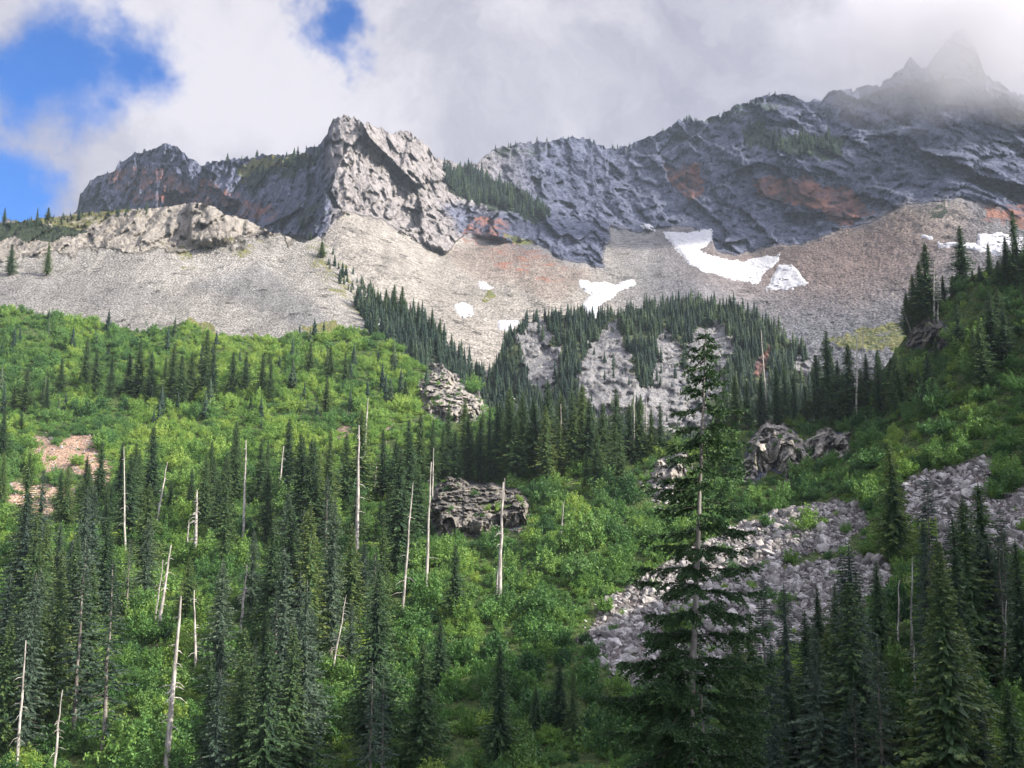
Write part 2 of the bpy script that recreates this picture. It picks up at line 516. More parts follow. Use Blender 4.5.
def m_masks(px, py, V):
    cl = m_cliff(px, py)
    jx, jy = jitter(px, py, 11, 26, 33)
    jx, jy = jitter(jx, jy, 6, 7, 34)
    P = lambda *p: inpoly(jx, jy, p).astype(float)
    grass = P((235, 172), (262, 155), (300, 152), (318, 150), (300, 164), (262, 172), (240, 182)) + P((495, 236), (515, 232), (540, 238), (520, 243)) + P((478, 294), (493, 292), (498, 300), (482, 303))
    grass = grass + P((316, 240), (332, 252), (360, 285), (382, 306), (360, 306), (335, 275), (310, 262)) * 0.6 + 0.9 * P((860, 330), (920, 318), (935, 350), (870, 352), (820, 342))
    rust = P((752, 178), (800, 176), (850, 192), (872, 215), (850, 226), (830, 222), (800, 205), (760, 198)) * 0.9 + P((660, 166), (700, 168), (705, 190), (690, 205), (670, 185)) * 0.62
    rust = rust + P((982, 208), (1024, 200), (1100, 210), (1024, 226), (985, 222)) * 0.6 + P((455, 236), (480, 215), (510, 222), (505, 240), (470, 245)) * 0.5
    rust = rust + 0.42 * P((470, 245), (520, 240), (570, 266), (560, 284), (500, 272)) + 0.45 * P((100, 170), (130, 200), (220, 215), (290, 225), (260, 200), (160, 165))
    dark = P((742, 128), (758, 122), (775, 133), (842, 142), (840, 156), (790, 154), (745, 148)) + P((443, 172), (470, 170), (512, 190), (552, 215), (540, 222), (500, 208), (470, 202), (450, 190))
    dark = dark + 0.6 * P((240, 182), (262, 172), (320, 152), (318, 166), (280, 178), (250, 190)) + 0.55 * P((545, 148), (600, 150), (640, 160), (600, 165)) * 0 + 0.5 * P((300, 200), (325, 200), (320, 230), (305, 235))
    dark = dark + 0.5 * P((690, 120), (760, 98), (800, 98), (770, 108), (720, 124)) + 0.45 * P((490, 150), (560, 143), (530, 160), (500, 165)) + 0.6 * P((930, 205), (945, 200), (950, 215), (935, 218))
    warm = sstep(jx, 322, 340) * (1 - sstep(jx, 440, 560)) * 0.85  # right face of the arete made paler and warmer: sunlight painted into the rock
    warm = np.maximum(warm * (jy > 100), 0.9 * (1 - cl) * (1 - sstep(jx, 560, 700)))  # left talus paler, right talus duller: sun and cloud shade put into the colour
    warm = np.maximum(warm, 0.75 * P((860, 222), (900, 206), (960, 198), (968, 220), (940, 242), (905, 240)))
    warm = warm * (1 - 0.9 * P((440, 205), (520, 212), (600, 250), (610, 272), (560, 262), (470, 240)))
    brown = (1 - cl) * (0.75 * sstep(250 - np.hypot((jx - 830) * 0.9, (jy - 240) * 2.0), 60, 200) + 0.42 * P((440, 250), (520, 242), (590, 275), (560, 300), (480, 280)))
    return np.stack([cl, 0.70 * np.clip(grass, 0, 1), 1.0 * np.clip(rust, 0, 1)], -1), np.stack([warm, brown, np.clip(dark, 0, 1)], -1)


mountain = Sheet(M_CTRL, M_TOP, m_disp, 5.0, 9)
mountain.build('mountain', -200, 1190, 1.25, 436, 270, M_mountain, m_masks, back=(8, 60.0, 1.0), smooth=False)

# ---- the pale scree slope with a broken crag along its crest
SC_TOP = [(-200, 228), (0, 223), (60, 216), (100, 212), (140, 209), (182, 206), (190, 203), (208, 205), (225, 214), (250, 222), (275, 232), (300, 243), (318, 236), (330, 246), (350, 268), (375, 292), (400, 310),
          (430, 326), (450, 346), (480, 376), (520, 402), (560, 432), (640, 470)]
SC_CTRL = [(-200, 228, 730), (0, 222, 700), (140, 210, 690), (205, 205, 680), (250, 224, 672), (300, 243, 668), (330, 245, 672), (375, 292, 640), (430, 326, 592), (480, 376, 532), (560, 432, 482), (640, 470, 450),
           (0, 255, 645), (100, 252, 645), (200, 255, 640), (280, 270, 632), (0, 340, 505), (150, 345, 500), (300, 345, 505), (370, 335, 530), (430, 380, 492), (500, 440, 455), (0, 436, 430), (300, 436, 430), (-200, 340, 520), (560, 470, 440), (640, 500, 420)]


def sc_crag(px, py):
    jx, jy = jitter(px, py, 16, 20, 51)
    low = np.interp(jx, [-200, 0, 60, 130, 180, 240, 262, 290, 320], [256, 256, 252, 250, 248, 244, 234, 238, 236])
    return sstep(low - jy, -9, 7) * (1 - sstep(jx, 285, 320))


def sc_disp(px, py, P):
    c = sc_crag(px, py)
    e = np.stack([P[..., 0], 0.12 * P[..., 1], P[..., 2]], -1)
    d = 3 * fbm(P / np.array([24.0, 24.0, 60.0]), 5, 4, 0.55, ridged=True) + 4.0 * facets(e / np.array([12.0, 12.0, 24.0]), 411, 0.9) + 2.0 * facets(e / np.array([5.0, 5.0, 9.0]), 412, 0.9)
    blk = sstep(px, 187, 192) * (1 - sstep(px, 224, 245)) * (1 - sstep(py, 238, 254))
    d = d + blk * 16
    lo = 3.5 * fbm(P / 45.0, 25, 3) + 1.8 * fbm(P / np.array([13.0, 50.0, 90.0]), 26, 3, 0.5, ridged=True) + 0.8 * fbm(P / 6.0, 27, 3)
    return -(c * d + (1 - c) * lo)


def sc_masks(px, py, V):
    jx, jy = jitter(px, py, 7, 20, 61)
    P = lambda *p: inpoly(jx, jy, p).astype(float)
    cl = sc_crag(px, py)
    grass = P((-200, 220), (60, 214), (95, 206), (140, 206), (110, 218), (80, 232), (40, 238), (-200, 246)) * 0.8 + P((100, 208), (142, 208), (148, 218), (110, 222)) * 0.5 + P((212, 240), (236, 236), (262, 252), (240, 256), (218, 250)) * 0.6
    grass = grass + P((160, 238), (190, 250), (200, 272), (180, 268)) * 0.55 + P((240, 225), (262, 232), (280, 258), (258, 245)) * 0.5
    grass = grass + P((300, 246), (320, 238), (345, 262), (385, 305), (420, 330), (400, 340), (360, 318), (330, 290), (310, 268)) * 0.62
    grass = grass + P((168, 330), (190, 318), (215, 326), (228, 345), (200, 352), (150, 350)) + P((300, 325), (335, 320), (350, 345), (300, 352)) + P((70, 322), (100, 320), (98, 336), (70, 336)) * 0.8
    dark = P((352, 296), (400, 304), (430, 326), (450, 346), (480, 376), (520, 402), (560, 432), (640, 470), (640, 520), (400, 520), (380, 345), (362, 318)) + 0.9 * P((-200, 222), (30, 222), (90, 232), (60, 240), (-200, 240))
    warm = 0.75 - 0.62 * P((190, 285), (260, 262), (330, 320), (370, 345), (300, 330), (240, 300)) - 0.35 * P((-200, 285), (100, 275), (190, 300), (120, 310), (-200, 310))
    z = 0 * px
    return np.stack([cl, 0.70 * np.clip(grass, 0, 1), z], -1), np.stack([np.clip(warm, 0, 1), z, np.clip(dark, 0, 1)], -1)


scree = Sheet(SC_CTRL, SC_TOP, sc_disp, 3.0, 14)
scree.build('scree_slope', -200, 640, 1.4, 560, 200, M_scree, sc_masks, back=(6, 25.0, 0.8), smooth=False)

# ---- the wooded rock knob in the middle distance
K_TOP = [(440, 470), (478, 430), (495, 365), (505, 340), (520, 324), (545, 316), (575, 314), (595, 318), (612, 316), (640, 308), (690, 303), (730, 306), (760, 318), (790, 340), (810, 358), (830, 380), (860, 420), (900, 470)]
K_CTRL = [(478, 430, 560), (500, 345, 600), (545, 316, 618), (600, 316, 620), (690, 303, 622), (760, 318, 592), (810, 358, 545), (860, 420, 500), (500, 460, 500), (580, 380, 545), (620, 380, 540), (690, 380, 535), (760, 380, 525), (650, 460, 470), (750, 460, 460), (850, 470, 440), (650, 520, 440), (440, 470, 520), (900, 470, 470)]


def k_rock(px, py):
    jx, jy = jitter(px, py, 13, 26, 71)
    jx, jy = jitter(jx, jy, 9, 8, 73)
    P = lambda *p: inpoly(jx, jy, p).astype(float)
    r = P((512, 330), (540, 322), (558, 350), (556, 385), (545, 405), (530, 380)) + P((585, 345), (605, 325), (625, 340), (640, 400), (600, 420), (580, 390)) + P((655, 335), (668, 325), (680, 350), (680, 420), (652, 415))
    r = r + P((690, 330), (712, 322), (732, 338), (738, 352), (722, 372), (726, 395), (700, 400), (680, 410), (684, 350)) + P((755, 352), (772, 346), (766, 378), (756, 380)) + P((795, 355), (812, 360), (808, 380), (796, 375))
    r = r + 0.9 * P((610, 322), (622, 320), (618, 340), (610, 338)) + P((640, 390), (700, 395), (720, 430), (640, 430))
    return np.clip(r, 0, 1)


def k_disp(px, py, P):
    r = k_rock(px, py)
    return -(8 * fbm(P / np.array([32.0, 32.0, 70.0]), 75, 4, 0.55, ridged=True) + r * (2.2 * facets(P / np.array([9.0, 9.0, 30.0]), 421, 0.9) + 0.9 * facets(P / np.array([4.0, 4.0, 8.0]), 422, 0.9)))


def k_masks(px, py, V):
    r = k_rock(px, py)
    jx, jy = jitter(px, py, 6, 20, 79)
    g = inpoly(jx, jy, [(640, 312), (690, 304), (740, 312), (720, 320), (650, 322)]) * 0.9
    rust = inpoly(jx, jy, [(754, 350), (774, 345), (766, 380), (756, 382)]) * 0.7
    z = 0 * px
    return np.stack([r, g, rust], -1), np.stack([z + 0.55, z, (1 - r) * (1 - 0.8 * g)], -1)


knob = Sheet(K_CTRL, K_TOP, k_disp, 3.0, 27)
knob.build('rocky_hill', 440, 900, 1.5, 540, 130, M_knob, k_masks, back=(6, 22.0, 0.9))

# ---- the brushy hillside that carries the near forest
N_TOP = [(-220, 296), (0, 308), (60, 318), (100, 324), (150, 334), (185, 322), (215, 336), (260, 338), (300, 336), (340, 332), (380, 336), (420, 366), (440, 372), (470, 388), (490, 410), (520, 446), (560, 456), (620, 456), (660, 448), (690, 438),
         (720, 430), (760, 424), (800, 424), (830, 418), (860, 396), (885, 366), (905, 338), (925, 318), (945, 300), (970, 276), (1000, 266), (1024, 254), (1100, 225), (1240, 170)]
N_CTRL = [(-220, 296, 520), (0, 308, 490), (100, 324, 485), (200, 330, 480), (300, 336, 475), (380, 336, 465), (430, 370, 430), (480, 400, 390), (520, 446, 318), (560, 456, 302), (620, 456, 300), (680, 441, 295), (720, 430, 292), (780, 424, 290), (830, 418, 286),
          (870, 384, 280), (905, 338, 275), (945, 300, 270), (970, 276, 266), (1024, 254, 262), (1240, 170, 235),
          (-220, 400, 420), (0, 400, 400), (150, 400, 400), (300, 400, 395), (400, 410, 375), (0, 480, 320), (150, 475, 322), (300, 460, 330), (420, 460, 318), (-220, 560, 270), (0, 560, 255), (150, 560, 255), (300, 560, 252), (450, 560, 238), (600, 560, 224),
          (750, 560, 216), (900, 560, 192), (1024, 540, 182), (500, 500, 282), (600, 500, 264), (700, 500, 256), (800, 500, 246), (900, 480, 226), (1000, 450, 218), (1024, 350, 242), (950, 380, 250), (1240, 400, 190), (1240, 560, 150),
          (-220, 660, 200), (0, 660, 192), (300, 660, 190), (500, 660, 182), (700, 660, 176), (850, 660, 158), (1024, 660, 142), (1240, 660, 118), (-220, 768, 155), (0, 768, 150), (300, 768, 148), (500, 768, 144), (700, 768, 140), (900, 768, 122), (1024, 768, 112), (1240, 768, 95),
          (-220, 870, 120), (0, 870, 118), (500, 870, 114), (1024, 870, 92), (1240, 870, 80)]
TALUS = [[(588, 640), (600, 600), (650, 575), (700, 540), (745, 520), (790, 508), (835, 498), (862, 508), (868, 525), (845, 545), (820, 552), (860, 558), (885, 560), (890, 585), (868, 600), (850, 625), (800, 640), (770, 655), (745, 670), (700, 690), (640, 690), (610, 670)],
         [(900, 486), (930, 470), (985, 456), (1000, 460), (990, 478), (985, 500), (1010, 500), (1024, 485), (1120, 470), (1120, 520), (1024, 560), (960, 580), (930, 580), (945, 540), (930, 520), (905, 512)],
         [(655, 470), (668, 458), (675, 485), (668, 500), (650, 502)]]
T_GREEN = [[(790, 556), (805, 552), (842, 553), (868, 547), (880, 552), (850, 559), (805, 564), (780, 570)], [(660, 625), (690, 620), (700, 640), (665, 645)]]
BARE = [[(28, 438), (45, 432), (58, 448), (66, 436), (88, 434), (112, 470), (112, 485), (88, 478), (70, 470), (40, 470), (34, 456)], [(8, 482), (40, 484), (76, 488), (74, 508), (40, 520), (10, 505)]]
CRAGS = [  # outline in the picture, how far it stands out of the slope, label
    ([(428, 500), (436, 484), (448, 476), (462, 478), (478, 482), (495, 484), (512, 488), (528, 500), (532, 520), (520, 532), (500, 530), (480, 540), (462, 530), (446, 540), (432, 528)], 7.0, 'broad broken cliff of grey and tan rock under the central crest conifers'),
    ([(745, 455), (752, 436), (766, 424), (782, 422), (796, 432), (806, 450), (806, 470), (790, 478), (770, 470), (756, 482), (742, 478)], 6.0, 'tan and grey blocky crag just behind and to the right of the tall fir'),
    ([(905, 346), (908, 332), (920, 320), (936, 316), (948, 328), (952, 346), (930, 352)], 6.0, 'grey crag under the double bare snag high on the right shoulder'),
    ([(418, 392), (422, 374), (436, 366), (446, 374), (462, 384), (478, 398), (486, 414), (470, 424), (440, 420), (424, 410)], 7.0, 'pale rock outcrop with a shaded face above the central crest trees'),
    ([(650, 474), (660, 460), (676, 454), (690, 452), (690, 470), (676, 486), (655, 490)], 3.5, 'small broken rock ledge directly left of the tall fir trunk'),
    ([(806, 440), (830, 428), (850, 436), (848, 452), (825, 458), (808, 456)], 3.5, 'dark low rock band beneath the tight clump of crest conifers'),
    ([(845, 690), (856, 676), (868, 680), (874, 694), (868, 706), (848, 706)], 2.5, 'small grey rock face among conifers below the talus field'),
    ([(578, 524), (590, 517), (602, 522), (601, 532), (586, 535), (577, 531)], 3.0, 'small reddish brown rock face half hidden in brush on the slope'),
]


def anyof(px, py, polys):
    r = np.zeros(np.shape(px), bool)
    for p in polys:
        r |= inpoly(px, py, p)
    return r


def n_disp(px, py, P):
    return -(4.5 * fbm(P / 42.0, 101, 3) + 1.6 * fbm(P / 11.0, 103, 3))


def n_masks(px, py, V):
    jx, jy = jitter(px, py, 8, 18, 111)
    tal = anyof(jx, jy, TALUS) & ~anyof(jx, jy, T_GREEN)
    bare = anyof(jx, jy, BARE)
    crg = anyof(px, py, [c[0] for c in CRAGS])
    tanb = anyof(jx, jy, [[(360, 430), (385, 405), (400, 415), (385, 440)], [(335, 410), (350, 410), (355, 440), (338, 445)]])
    stone = (tal | bare | tanb).astype(float)
    yel = anyof(jx, jy, [[(185, 316), (215, 326), (228, 350), (170, 352), (160, 338)], [(300, 325), (350, 320), (360, 350), (300, 355)], [(820, 470), (900, 440), (960, 450), (900, 490)]])
    z = 0 * px
    return np.stack([crg.astype(float), (1 - stone) * (1 - crg), z], -1), np.stack([bare.astype(float) * 0.95 + 0.1 + 0.5 * tanb, z, (1 - stone) * (1 - crg) * 0.30 * (1 - yel)], -1)


near = Sheet(N_CTRL, N_TOP, n_disp, 2.0, 31)
near.build('hillside', -220, 1240, 2.0, 870, 290, M_hill, n_masks, back=(6, 14.0, 0.7))

# ---- the ground that runs under everything and out to the horizon
gx = np.concatenate([-np.geomspace(7000, 30, 60), np.linspace(-25, 25, 21), np.geomspace(30, 7000, 60)])
gy = np.concatenate([-np.geomspace(4000, 20, 30), np.linspace(-15, 200, 60), np.geomspace(205, 9000, 60)])
GX, GY = np.meshgrid(gx, gy)


def ground_z(x, y):
    z = np.interp(y, [-4000, -60, -4, 3, 20, 45, 80, 112, 150, 400, 9000], [-30, 6, -1.7, -1.9, -6.5, -13.5, -25, -37, -52, -70, -90])
    return z + 0.5 * pnoise(np.stack([x / 9, y / 9, 0 * x], -1), 3) * np.clip((np.abs(y) - 4) / 10, 0, 1)


GZ = ground_z(GX, GY)
idx = np.arange(GX.size).reshape(GX.shape)
g = mesh_obj('ground', np.stack([GX, GY, GZ], -1).reshape(-1, 3), np.stack([idx[:-1, :-1], idx[:-1, 1:], idx[1:, 1:], idx[1:, :-1]], -1).reshape(-1, 4), M_hill, smooth=True)
g['kind'] = 'structure'
attr_color(g.data, 'mask', np.tile([0, 1, 0], (GX.size, 1)))
attr_color(g.data, 'tone', np.tile([0, 0, 0.3], (GX.size, 1)))

# ---- unseen hill continuing the slope to the right, its crest shaped to cast shade
yy = np.linspace(-260, 262, 90)
tt = np.linspace(0, 1, 60)
YY, TT = np.meshgrid(yy, tt)
crest_z = np.interp(YY, [-260, -100, 0, 60, 130, 200, 262], [105, 122, 126, 120, 104, 88, 70])
toe_x = np.where(YY > 0, 0.56 * YY + 26, 26 - 0.2 * YY)
toe_z = ground_z(toe_x, YY) - 4
XX = toe_x + (205 - toe_x) * TT
ZZ = toe_z + (crest_z - toe_z) * TT ** 0.9
XX = np.concatenate([XX, XX[-1:] + 40, XX[-1:] + 160]); YY = np.concatenate([YY, YY[-1:], YY[-1:]]); ZZ = np.concatenate([ZZ, ZZ[-1:] - 6, ZZ[-1:] - 130])
V = np.stack([XX, YY, ZZ], -1)
V[..., 2] += 5 * fbm(V / 30.0, 7, 4) * np.clip(np.concatenate([TT, TT[-1:], TT[-1:]]) * 3, 0, 1)
idx = np.arange(XX.size).reshape(XX.shape)
g = mesh_obj('unseen_shading_hill', V.reshape(-1, 3), np.stack([idx[:-1, :-1], idx[:-1, 1:], idx[1:, 1:], idx[1:, :-1]], -1).reshape(-1, 4), M_hill, smooth=True)
g['kind'] = 'structure'
attr_color(g.data, 'mask', np.tile([0, 1, 0], (XX.size, 1)))
attr_color(g.data, 'tone', np.tile([0, 0, 0.3], (XX.size, 1)))


# ------------------------------------------------------------------ crags, boulders, snow
def rock_mat(name, a, b, scale, bump, lichen=(0.16, 0.15, 0.07)):
    m, T = new_mat(name)
    pos = T.n('ShaderNodeTexCoord').outputs['Object']
    rnd = T.n('ShaderNodeObjectInfo').outputs['Random']
    mv = T.n('ShaderNodeMapping', {'Vector': pos, 'Rotation': (0.2, 0.25, 0.1), 'Scale': (1.0, 1.0, 0.3)}).outputs[0]
    n = T.noise(mv, scale, 7.0, 0.65, 0.4)
    f = T.noise(pos, scale * 6, 4.0, 0.6)
    c = T.mix(T.step(T.math('ADD', T.math('MULTIPLY', n, 0.7), T.math('MULTIPLY', f, 0.3)), 0.36, 0.64), a, b)
    c = T.mix(T.math('MULTIPLY', T.step(T.noise(pos, scale * 1.7, 5.0, 0.6), 0.56, 0.7), 0.55), c, lichen)
    c = T.n('ShaderNodeHueSaturation', {'Color': c, 'Value': T.math('ADD', 0.45, T.math('MULTIPLY', rnd, 1.0))}).outputs[0]
    bp = T.n('ShaderNodeBump', {'Height': T.math('ADD', n, T.math('MULTIPLY', f, 0.4)), 'Strength': 1.0, 'Distance': bump}).outputs[0]
    bs = T.n('ShaderNodeBsdfPrincipled', {'Base Color': c, 'Roughness': 0.9, 'Specular IOR Level': 0.2, 'Normal': bp})
    T.n('ShaderNodeOutputMaterial', {0: bs.outputs[0]})
    return m


M_crag = rock_mat('crag rock', (0.085, 0.085, 0.093), (0.42, 0.39, 0.345), 0.3, 1.0)
M_redcrag = rock_mat('reddish rock', (0.07, 0.05, 0.048), (0.22, 0.145, 0.115), 0.25, 1.0)
M_boulder = rock_mat('boulder stone', (0.13, 0.125, 0.13), (0.40, 0.385, 0.38), 0.9, 0.12)

CRAG_FACE = []
for ci, (poly, out_m, lab) in enumerate(CRAGS):
    pa = np.array(poly, float)
    x0, y0 = pa.min(0) - 3; x1, y1 = pa.max(0) + 3
    st = 0.75
    px, py = np.meshgrid(np.arange(x0, x1, st), np.arange(y0, y1, st))
    jx, jy = jitter(px, py, 12, 14, 340 + ci)
    ins = inpoly(jx, jy, poly)
    dist = near_line(jx, jy, [*poly, poly[0]]) * np.where(ins, 1, -1)
    Pb = near.pos(px, np.maximum(py, near.top(px) + 0.5))
    # where the crag breaks the skyline it keeps the depth of the crest
    q = dirs(px, py) * Pb[..., 1:2]
    sc_ = 3.2
    blocky = facets(q / np.array([sc_, sc_, sc_ * 2.4]), 200 + ci, 1.0) + 0.5 * facets(q / np.array([1.4, 1.4, 2.6]), 260 + ci, 1.0)
    ybot = np.where(ins, py, -1e9).max(0)
    ybot = np.where(ybot < 0, py.max(), ybot)
    ybot = np.convolve(np.pad(ybot, 6, 'edge'), np.ones(13) / 13, 'valid')[None] + 0 * py
    foot = near.pos(px, np.maximum(ybot, near.top(px) + 0.5))
    face = foot[..., 1] + 0.45 * np.maximum(q[..., 2] - foot[..., 2], 0) + 1.2
    q = dirs(px, py) * (q[..., 1] + sstep(dist, -1.5, 9.0) * (np.minimum(q[..., 1], np.maximum(face, q[..., 1] - 11)) - q[..., 1]))[..., None]
    blocky = facets(q / np.array([sc_, sc_, sc_ * 2.4]), 200 + ci, 1.0) + 0.5 * facets(q / np.array([1.4, 1.4, 2.6]), 260 + ci, 1.0)
    rel = 0.25 * out_m * sstep(dist, -2.5, 12) + sstep(dist, -1, 4) * (1.7 * blocky + 1.0 * fbm(q / np.array([1.6, 1.6, 3.4]), 230 + ci, 3, 0.6, ridged=True)) - 2.5 * (dist < -1)
    Yn = q[..., 1] - rel
    CRAG_FACE.append((x0, y0, st, Yn, dist))
    V = dirs(px, py) * Yn[..., None]
    keep = dist > -2.5
    idx = np.arange(px.size).reshape(px.shape)
    kk = keep[:-1, :-1] & keep[1:, :-1] & keep[1:, 1:] & keep[:-1, 1:]
    fc = np.stack([idx[:-1, :-1], idx[1:, :-1], idx[1:, 1:], idx[:-1, 1:]], -1)[kk]
    # a back sheet closes the block
    Vb = dirs(px, py) * (np.maximum(q[..., 1], Pb[..., 1]) + 4.0)[..., None]
    n0 = V.size // 3
    edge = {}
    for f4 in fc:
        for a, b in ((f4[0], f4[1]), (f4[1], f4[2]), (f4[2], f4[3]), (f4[3], f4[0])):
            edge[(a, b)] = 1
    rim = [[b, a, a + n0, b + n0] for (a, b) in edge if (b, a) not in edge]
    allf = np.concatenate([fc, fc[:, ::-1] + n0, np.array(rim)])
    used, inv = np.unique(allf, return_inverse=True)
    allv = np.concatenate([V.reshape(-1, 3), Vb.reshape(-1, 3)])[used]
    base = allv.mean(0)
    o = mesh_obj('rock_crag', allv - base, inv.reshape(-1, 4), M_redcrag if ci == 7 else M_crag)
    o.location = base
    tag(o, lab, 'crag')


def rock_variant(seed, flat=0.7):
    r = np.random.default_rng(seed)
    n = 16
    p = r.normal(size=(n, 3)); p /= np.linalg.norm(p, axis=1)[:, None]
    p = p * r.uniform(0.75, 1.1, (n, 1)) * np.array([1.0, r.uniform(0.6, 0.95), r.uniform(0.45, 0.85)])
    bm = bmesh.new()
    for q in p:
        bm.verts.new(q)
    res = bmesh.ops.convex_hull(bm, input=bm.verts)
    bmesh.ops.delete(bm, geom=[v for v in bm.verts if not v.link_faces], context='VERTS')
    bmesh.ops.bevel(bm, geom=list(bm.edges), offset=0.05, segments=1, affect='EDGES')
    me = bpy.data.meshes.new('boulder')
    bm.to_mesh(me); bm.free()
    me.materials.append(M_boulder)
    return me


ROCKS = [rock_variant(900 + i) for i in range(10)]


# ---- scattering for what nobody could count: one object whose nodes place copies on its own points
def scatter(name, P, rot, scl, idx, meshes, kind='stuff'):
    me = bpy.data.meshes.new(name)
    me.vertices.add(len(P)); me.vertices.foreach_set('co', np.asarray(P, np.float32).ravel())
    for nm, typ, key, dat in (('rot', 'FLOAT_VECTOR', 'vector', rot), ('scl', 'FLOAT_VECTOR', 'vector', scl), ('pick', 'INT', 'value', idx)):
        a = me.attributes.new(nm, typ, 'POINT')
        a.data.foreach_set(key, np.asarray(dat, np.int32 if typ == 'INT' else np.float32).ravel())
    o = bpy.data.objects.new(name, me)
    COL.objects.link(o)
    o['kind'] = kind
    ng = bpy.data.node_groups.new(name + ' scatter', 'GeometryNodeTree')
    ng.interface.new_socket('Geometry', in_out='INPUT', socket_type='NodeSocketGeometry')
    ng.interface.new_socket('Geometry', in_out='OUTPUT', socket_type='NodeSocketGeometry')
    N, L = ng.nodes, ng.links
    gi, go = N.new('NodeGroupInput'), N.new('NodeGroupOutput')
    join = N.new('GeometryNodeJoinGeometry')
    for i, m in reversed(list(enumerate(meshes))):
        src = bpy.data.objects.new(f'{name} source {i:02d}', m)
        oi = N.new('GeometryNodeObjectInfo'); oi.inputs['Object'].default_value = src; oi.inputs['As Instance'].default_value = False
        gt = N.new('GeometryNodeGeometryToInstance')
        L.new(oi.outputs['Geometry'], gt.inputs[0]); L.new(gt.outputs[0], join.inputs[0])
    ip = N.new('GeometryNodeInstanceOnPoints')
    ip.inputs['Pick Instance'].default_value = True
    L.new(gi.outputs[0], ip.inputs['Points']); L.new(join.outputs[0], ip.inputs['Instance'])
    for nm, typ, sock in (('rot', 'FLOAT_VECTOR', 'Rotation'), ('scl', 'FLOAT_VECTOR', 'Scale'), ('pick', 'INT', 'Instance Index')):
        na = N.new('GeometryNodeInputNamedAttribute'); na.data_type = typ; na.inputs['Name'].default_value = nm
        L.new(na.outputs['Attribute'], ip.inputs[sock])
    L.new(ip.outputs[0], go.inputs[0])
    md = o.modifiers.new('scatter', 'NODES'); md.node_group = ng
    return o


def in_talus(px, py):
    jx, jy = jitter(np.asarray(px, float), np.asarray(py, float), 8, 18, 111)
    return anyof(jx, jy, TALUS) & ~anyof(jx, jy, T_GREEN)


REG = {}          # kind -> list of (object, base point, top point), for the labels at the end
rg = np.random.default_rng(77)
px, py = near.sample(11500, lambda x, y: np.maximum(in_talus(x, y), 0.16 * (in_talus(x + 14, y - 6) | in_talus(x - 14, y - 6) | in_talus(x, y - 14))) + 0.25 * anyof(x, y, BARE), rg)
size = np.minimum(np.exp(rg.normal(-0.95, 0.62, len(px))), 1.7)
bare_pt = anyof(px, py, BARE)
size = np.where(bare_pt, size * 0.5, size)
P = near.pos(px, py)
big = np.argsort(-(size / P[:, 1]) * (~bare_pt))[:170]
big = [b for b in big if 0 < px[b] < 1020]
rest = np.setdiff1d(np.arange(len(px)), big)
P[:, 2] += size * 0.12
rot = rg.uniform(-0.5, 0.5, (len(px), 3)); rot[:, 2] = rg.uniform(0, 6.28, len(px))
scl = size[:, None] * rg.uniform(0.7, 1.3, (len(px), 3))
pick = rg.integers(0, len(ROCKS), len(px))
scatter('talus_rubble', P[rest], rot[rest], scl[rest], pick[rest], ROCKS)
for b in big:
    o = bpy.data.objects.new('boulder', ROCKS[pick[b]])
    COL.objects.link(o)
    o.location = P[b] + np.array([0, 0, 0.15])
    o.rotation_euler = rot[b] * np.array([1.0, 1.0, 1.0])
    o.scale = scl[b] * 1.1
    tag(o, None, 'boulder', 'boulders lying on the talus field')
    REG.setdefault('boulder', []).append((o, (px[b], py[b]), float(size[b] * F / P[b, 1])))

# ---- snow lying in the hollows of the talus
m_snow, T = new_mat('old snow')
pos = T.n('ShaderNodeTexCoord').outputs['Object']
sn = T.noise(pos, 0.35, 6.0, 0.6)
sc = T.mix(T.step(sn, 0.45, 0.78), (0.40, 0.41, 0.44), (0.25, 0.25, 0.255))
bp = T.n('ShaderNodeBump', {'Height': T.noise(pos, 0.22, 4.0, 0.5), 'Strength': 0.35, 'Distance': 1.2}).outputs[0]
bs = T.n('ShaderNodeBsdfPrincipled', {'Base Color': sc, 'Roughness': 0.7, 'Specular IOR Level': 0.2, 'Normal': bp})
T.n('ShaderNodeOutputMaterial', {0: bs.outputs[0]})
SNOW = [(mountain, [(663, 232), (680, 233), (712, 229), (712, 240), (700, 250), (712, 256), (742, 261), (770, 256), (780, 252), (778, 262), (766, 272), (756, 283), (735, 279), (708, 272), (690, 266), (678, 252)], 'largest white snow patch, lying in the hollow under the main wall'),
        (mountain, [(779, 266), (792, 264), (798, 272), (809, 283), (793, 289), (766, 291), (772, 276)], 'three cornered white snow patch just right of the largest one'),
        (mountain, [(580, 279), (592, 282), (612, 283), (634, 280), (637, 286), (618, 292), (606, 301), (596, 307), (602, 316), (596, 321), (586, 314), (582, 305), (592, 296), (578, 286)], 'forked white snow patch behind the left end of the wooded knob'),
        (mountain, [(498, 322), (518, 321), (520, 324), (508, 331), (498, 330)], 'thin white snow strip low on the talus left of the knob'),
        (mountain, [(453, 305), (462, 302), (472, 307), (473, 316), (464, 319), (456, 312)], 'small square white snow patch low in the central talus chute'),
        (mountain, [(477, 283), (484, 282), (494, 288), (490, 291), (480, 288)], 'tiny white snow streak high in the central talus'),
        (scree, [(367, 321), (376, 316), (382, 320), (376, 326), (368, 328)], 'tiny white snow patch at the lower edge of the pale scree'),
        (mountain, [(640, 225), (650, 225), (655, 230), (644, 229)], 'thin white snow sliver at the foot of the main wall'),
        (mountain, [(936, 243), (960, 241), (976, 244), (978, 234), (1000, 234), (1040, 238), (1045, 256), (1010, 258), (985, 252), (960, 247), (938, 248)], 'long white snow patch behind the conifers of the right shoulder'),
        (mountain, [(920, 234), (934, 235), (934, 239), (920, 238)], 'small pale snow scrap left of the long snow patch')]
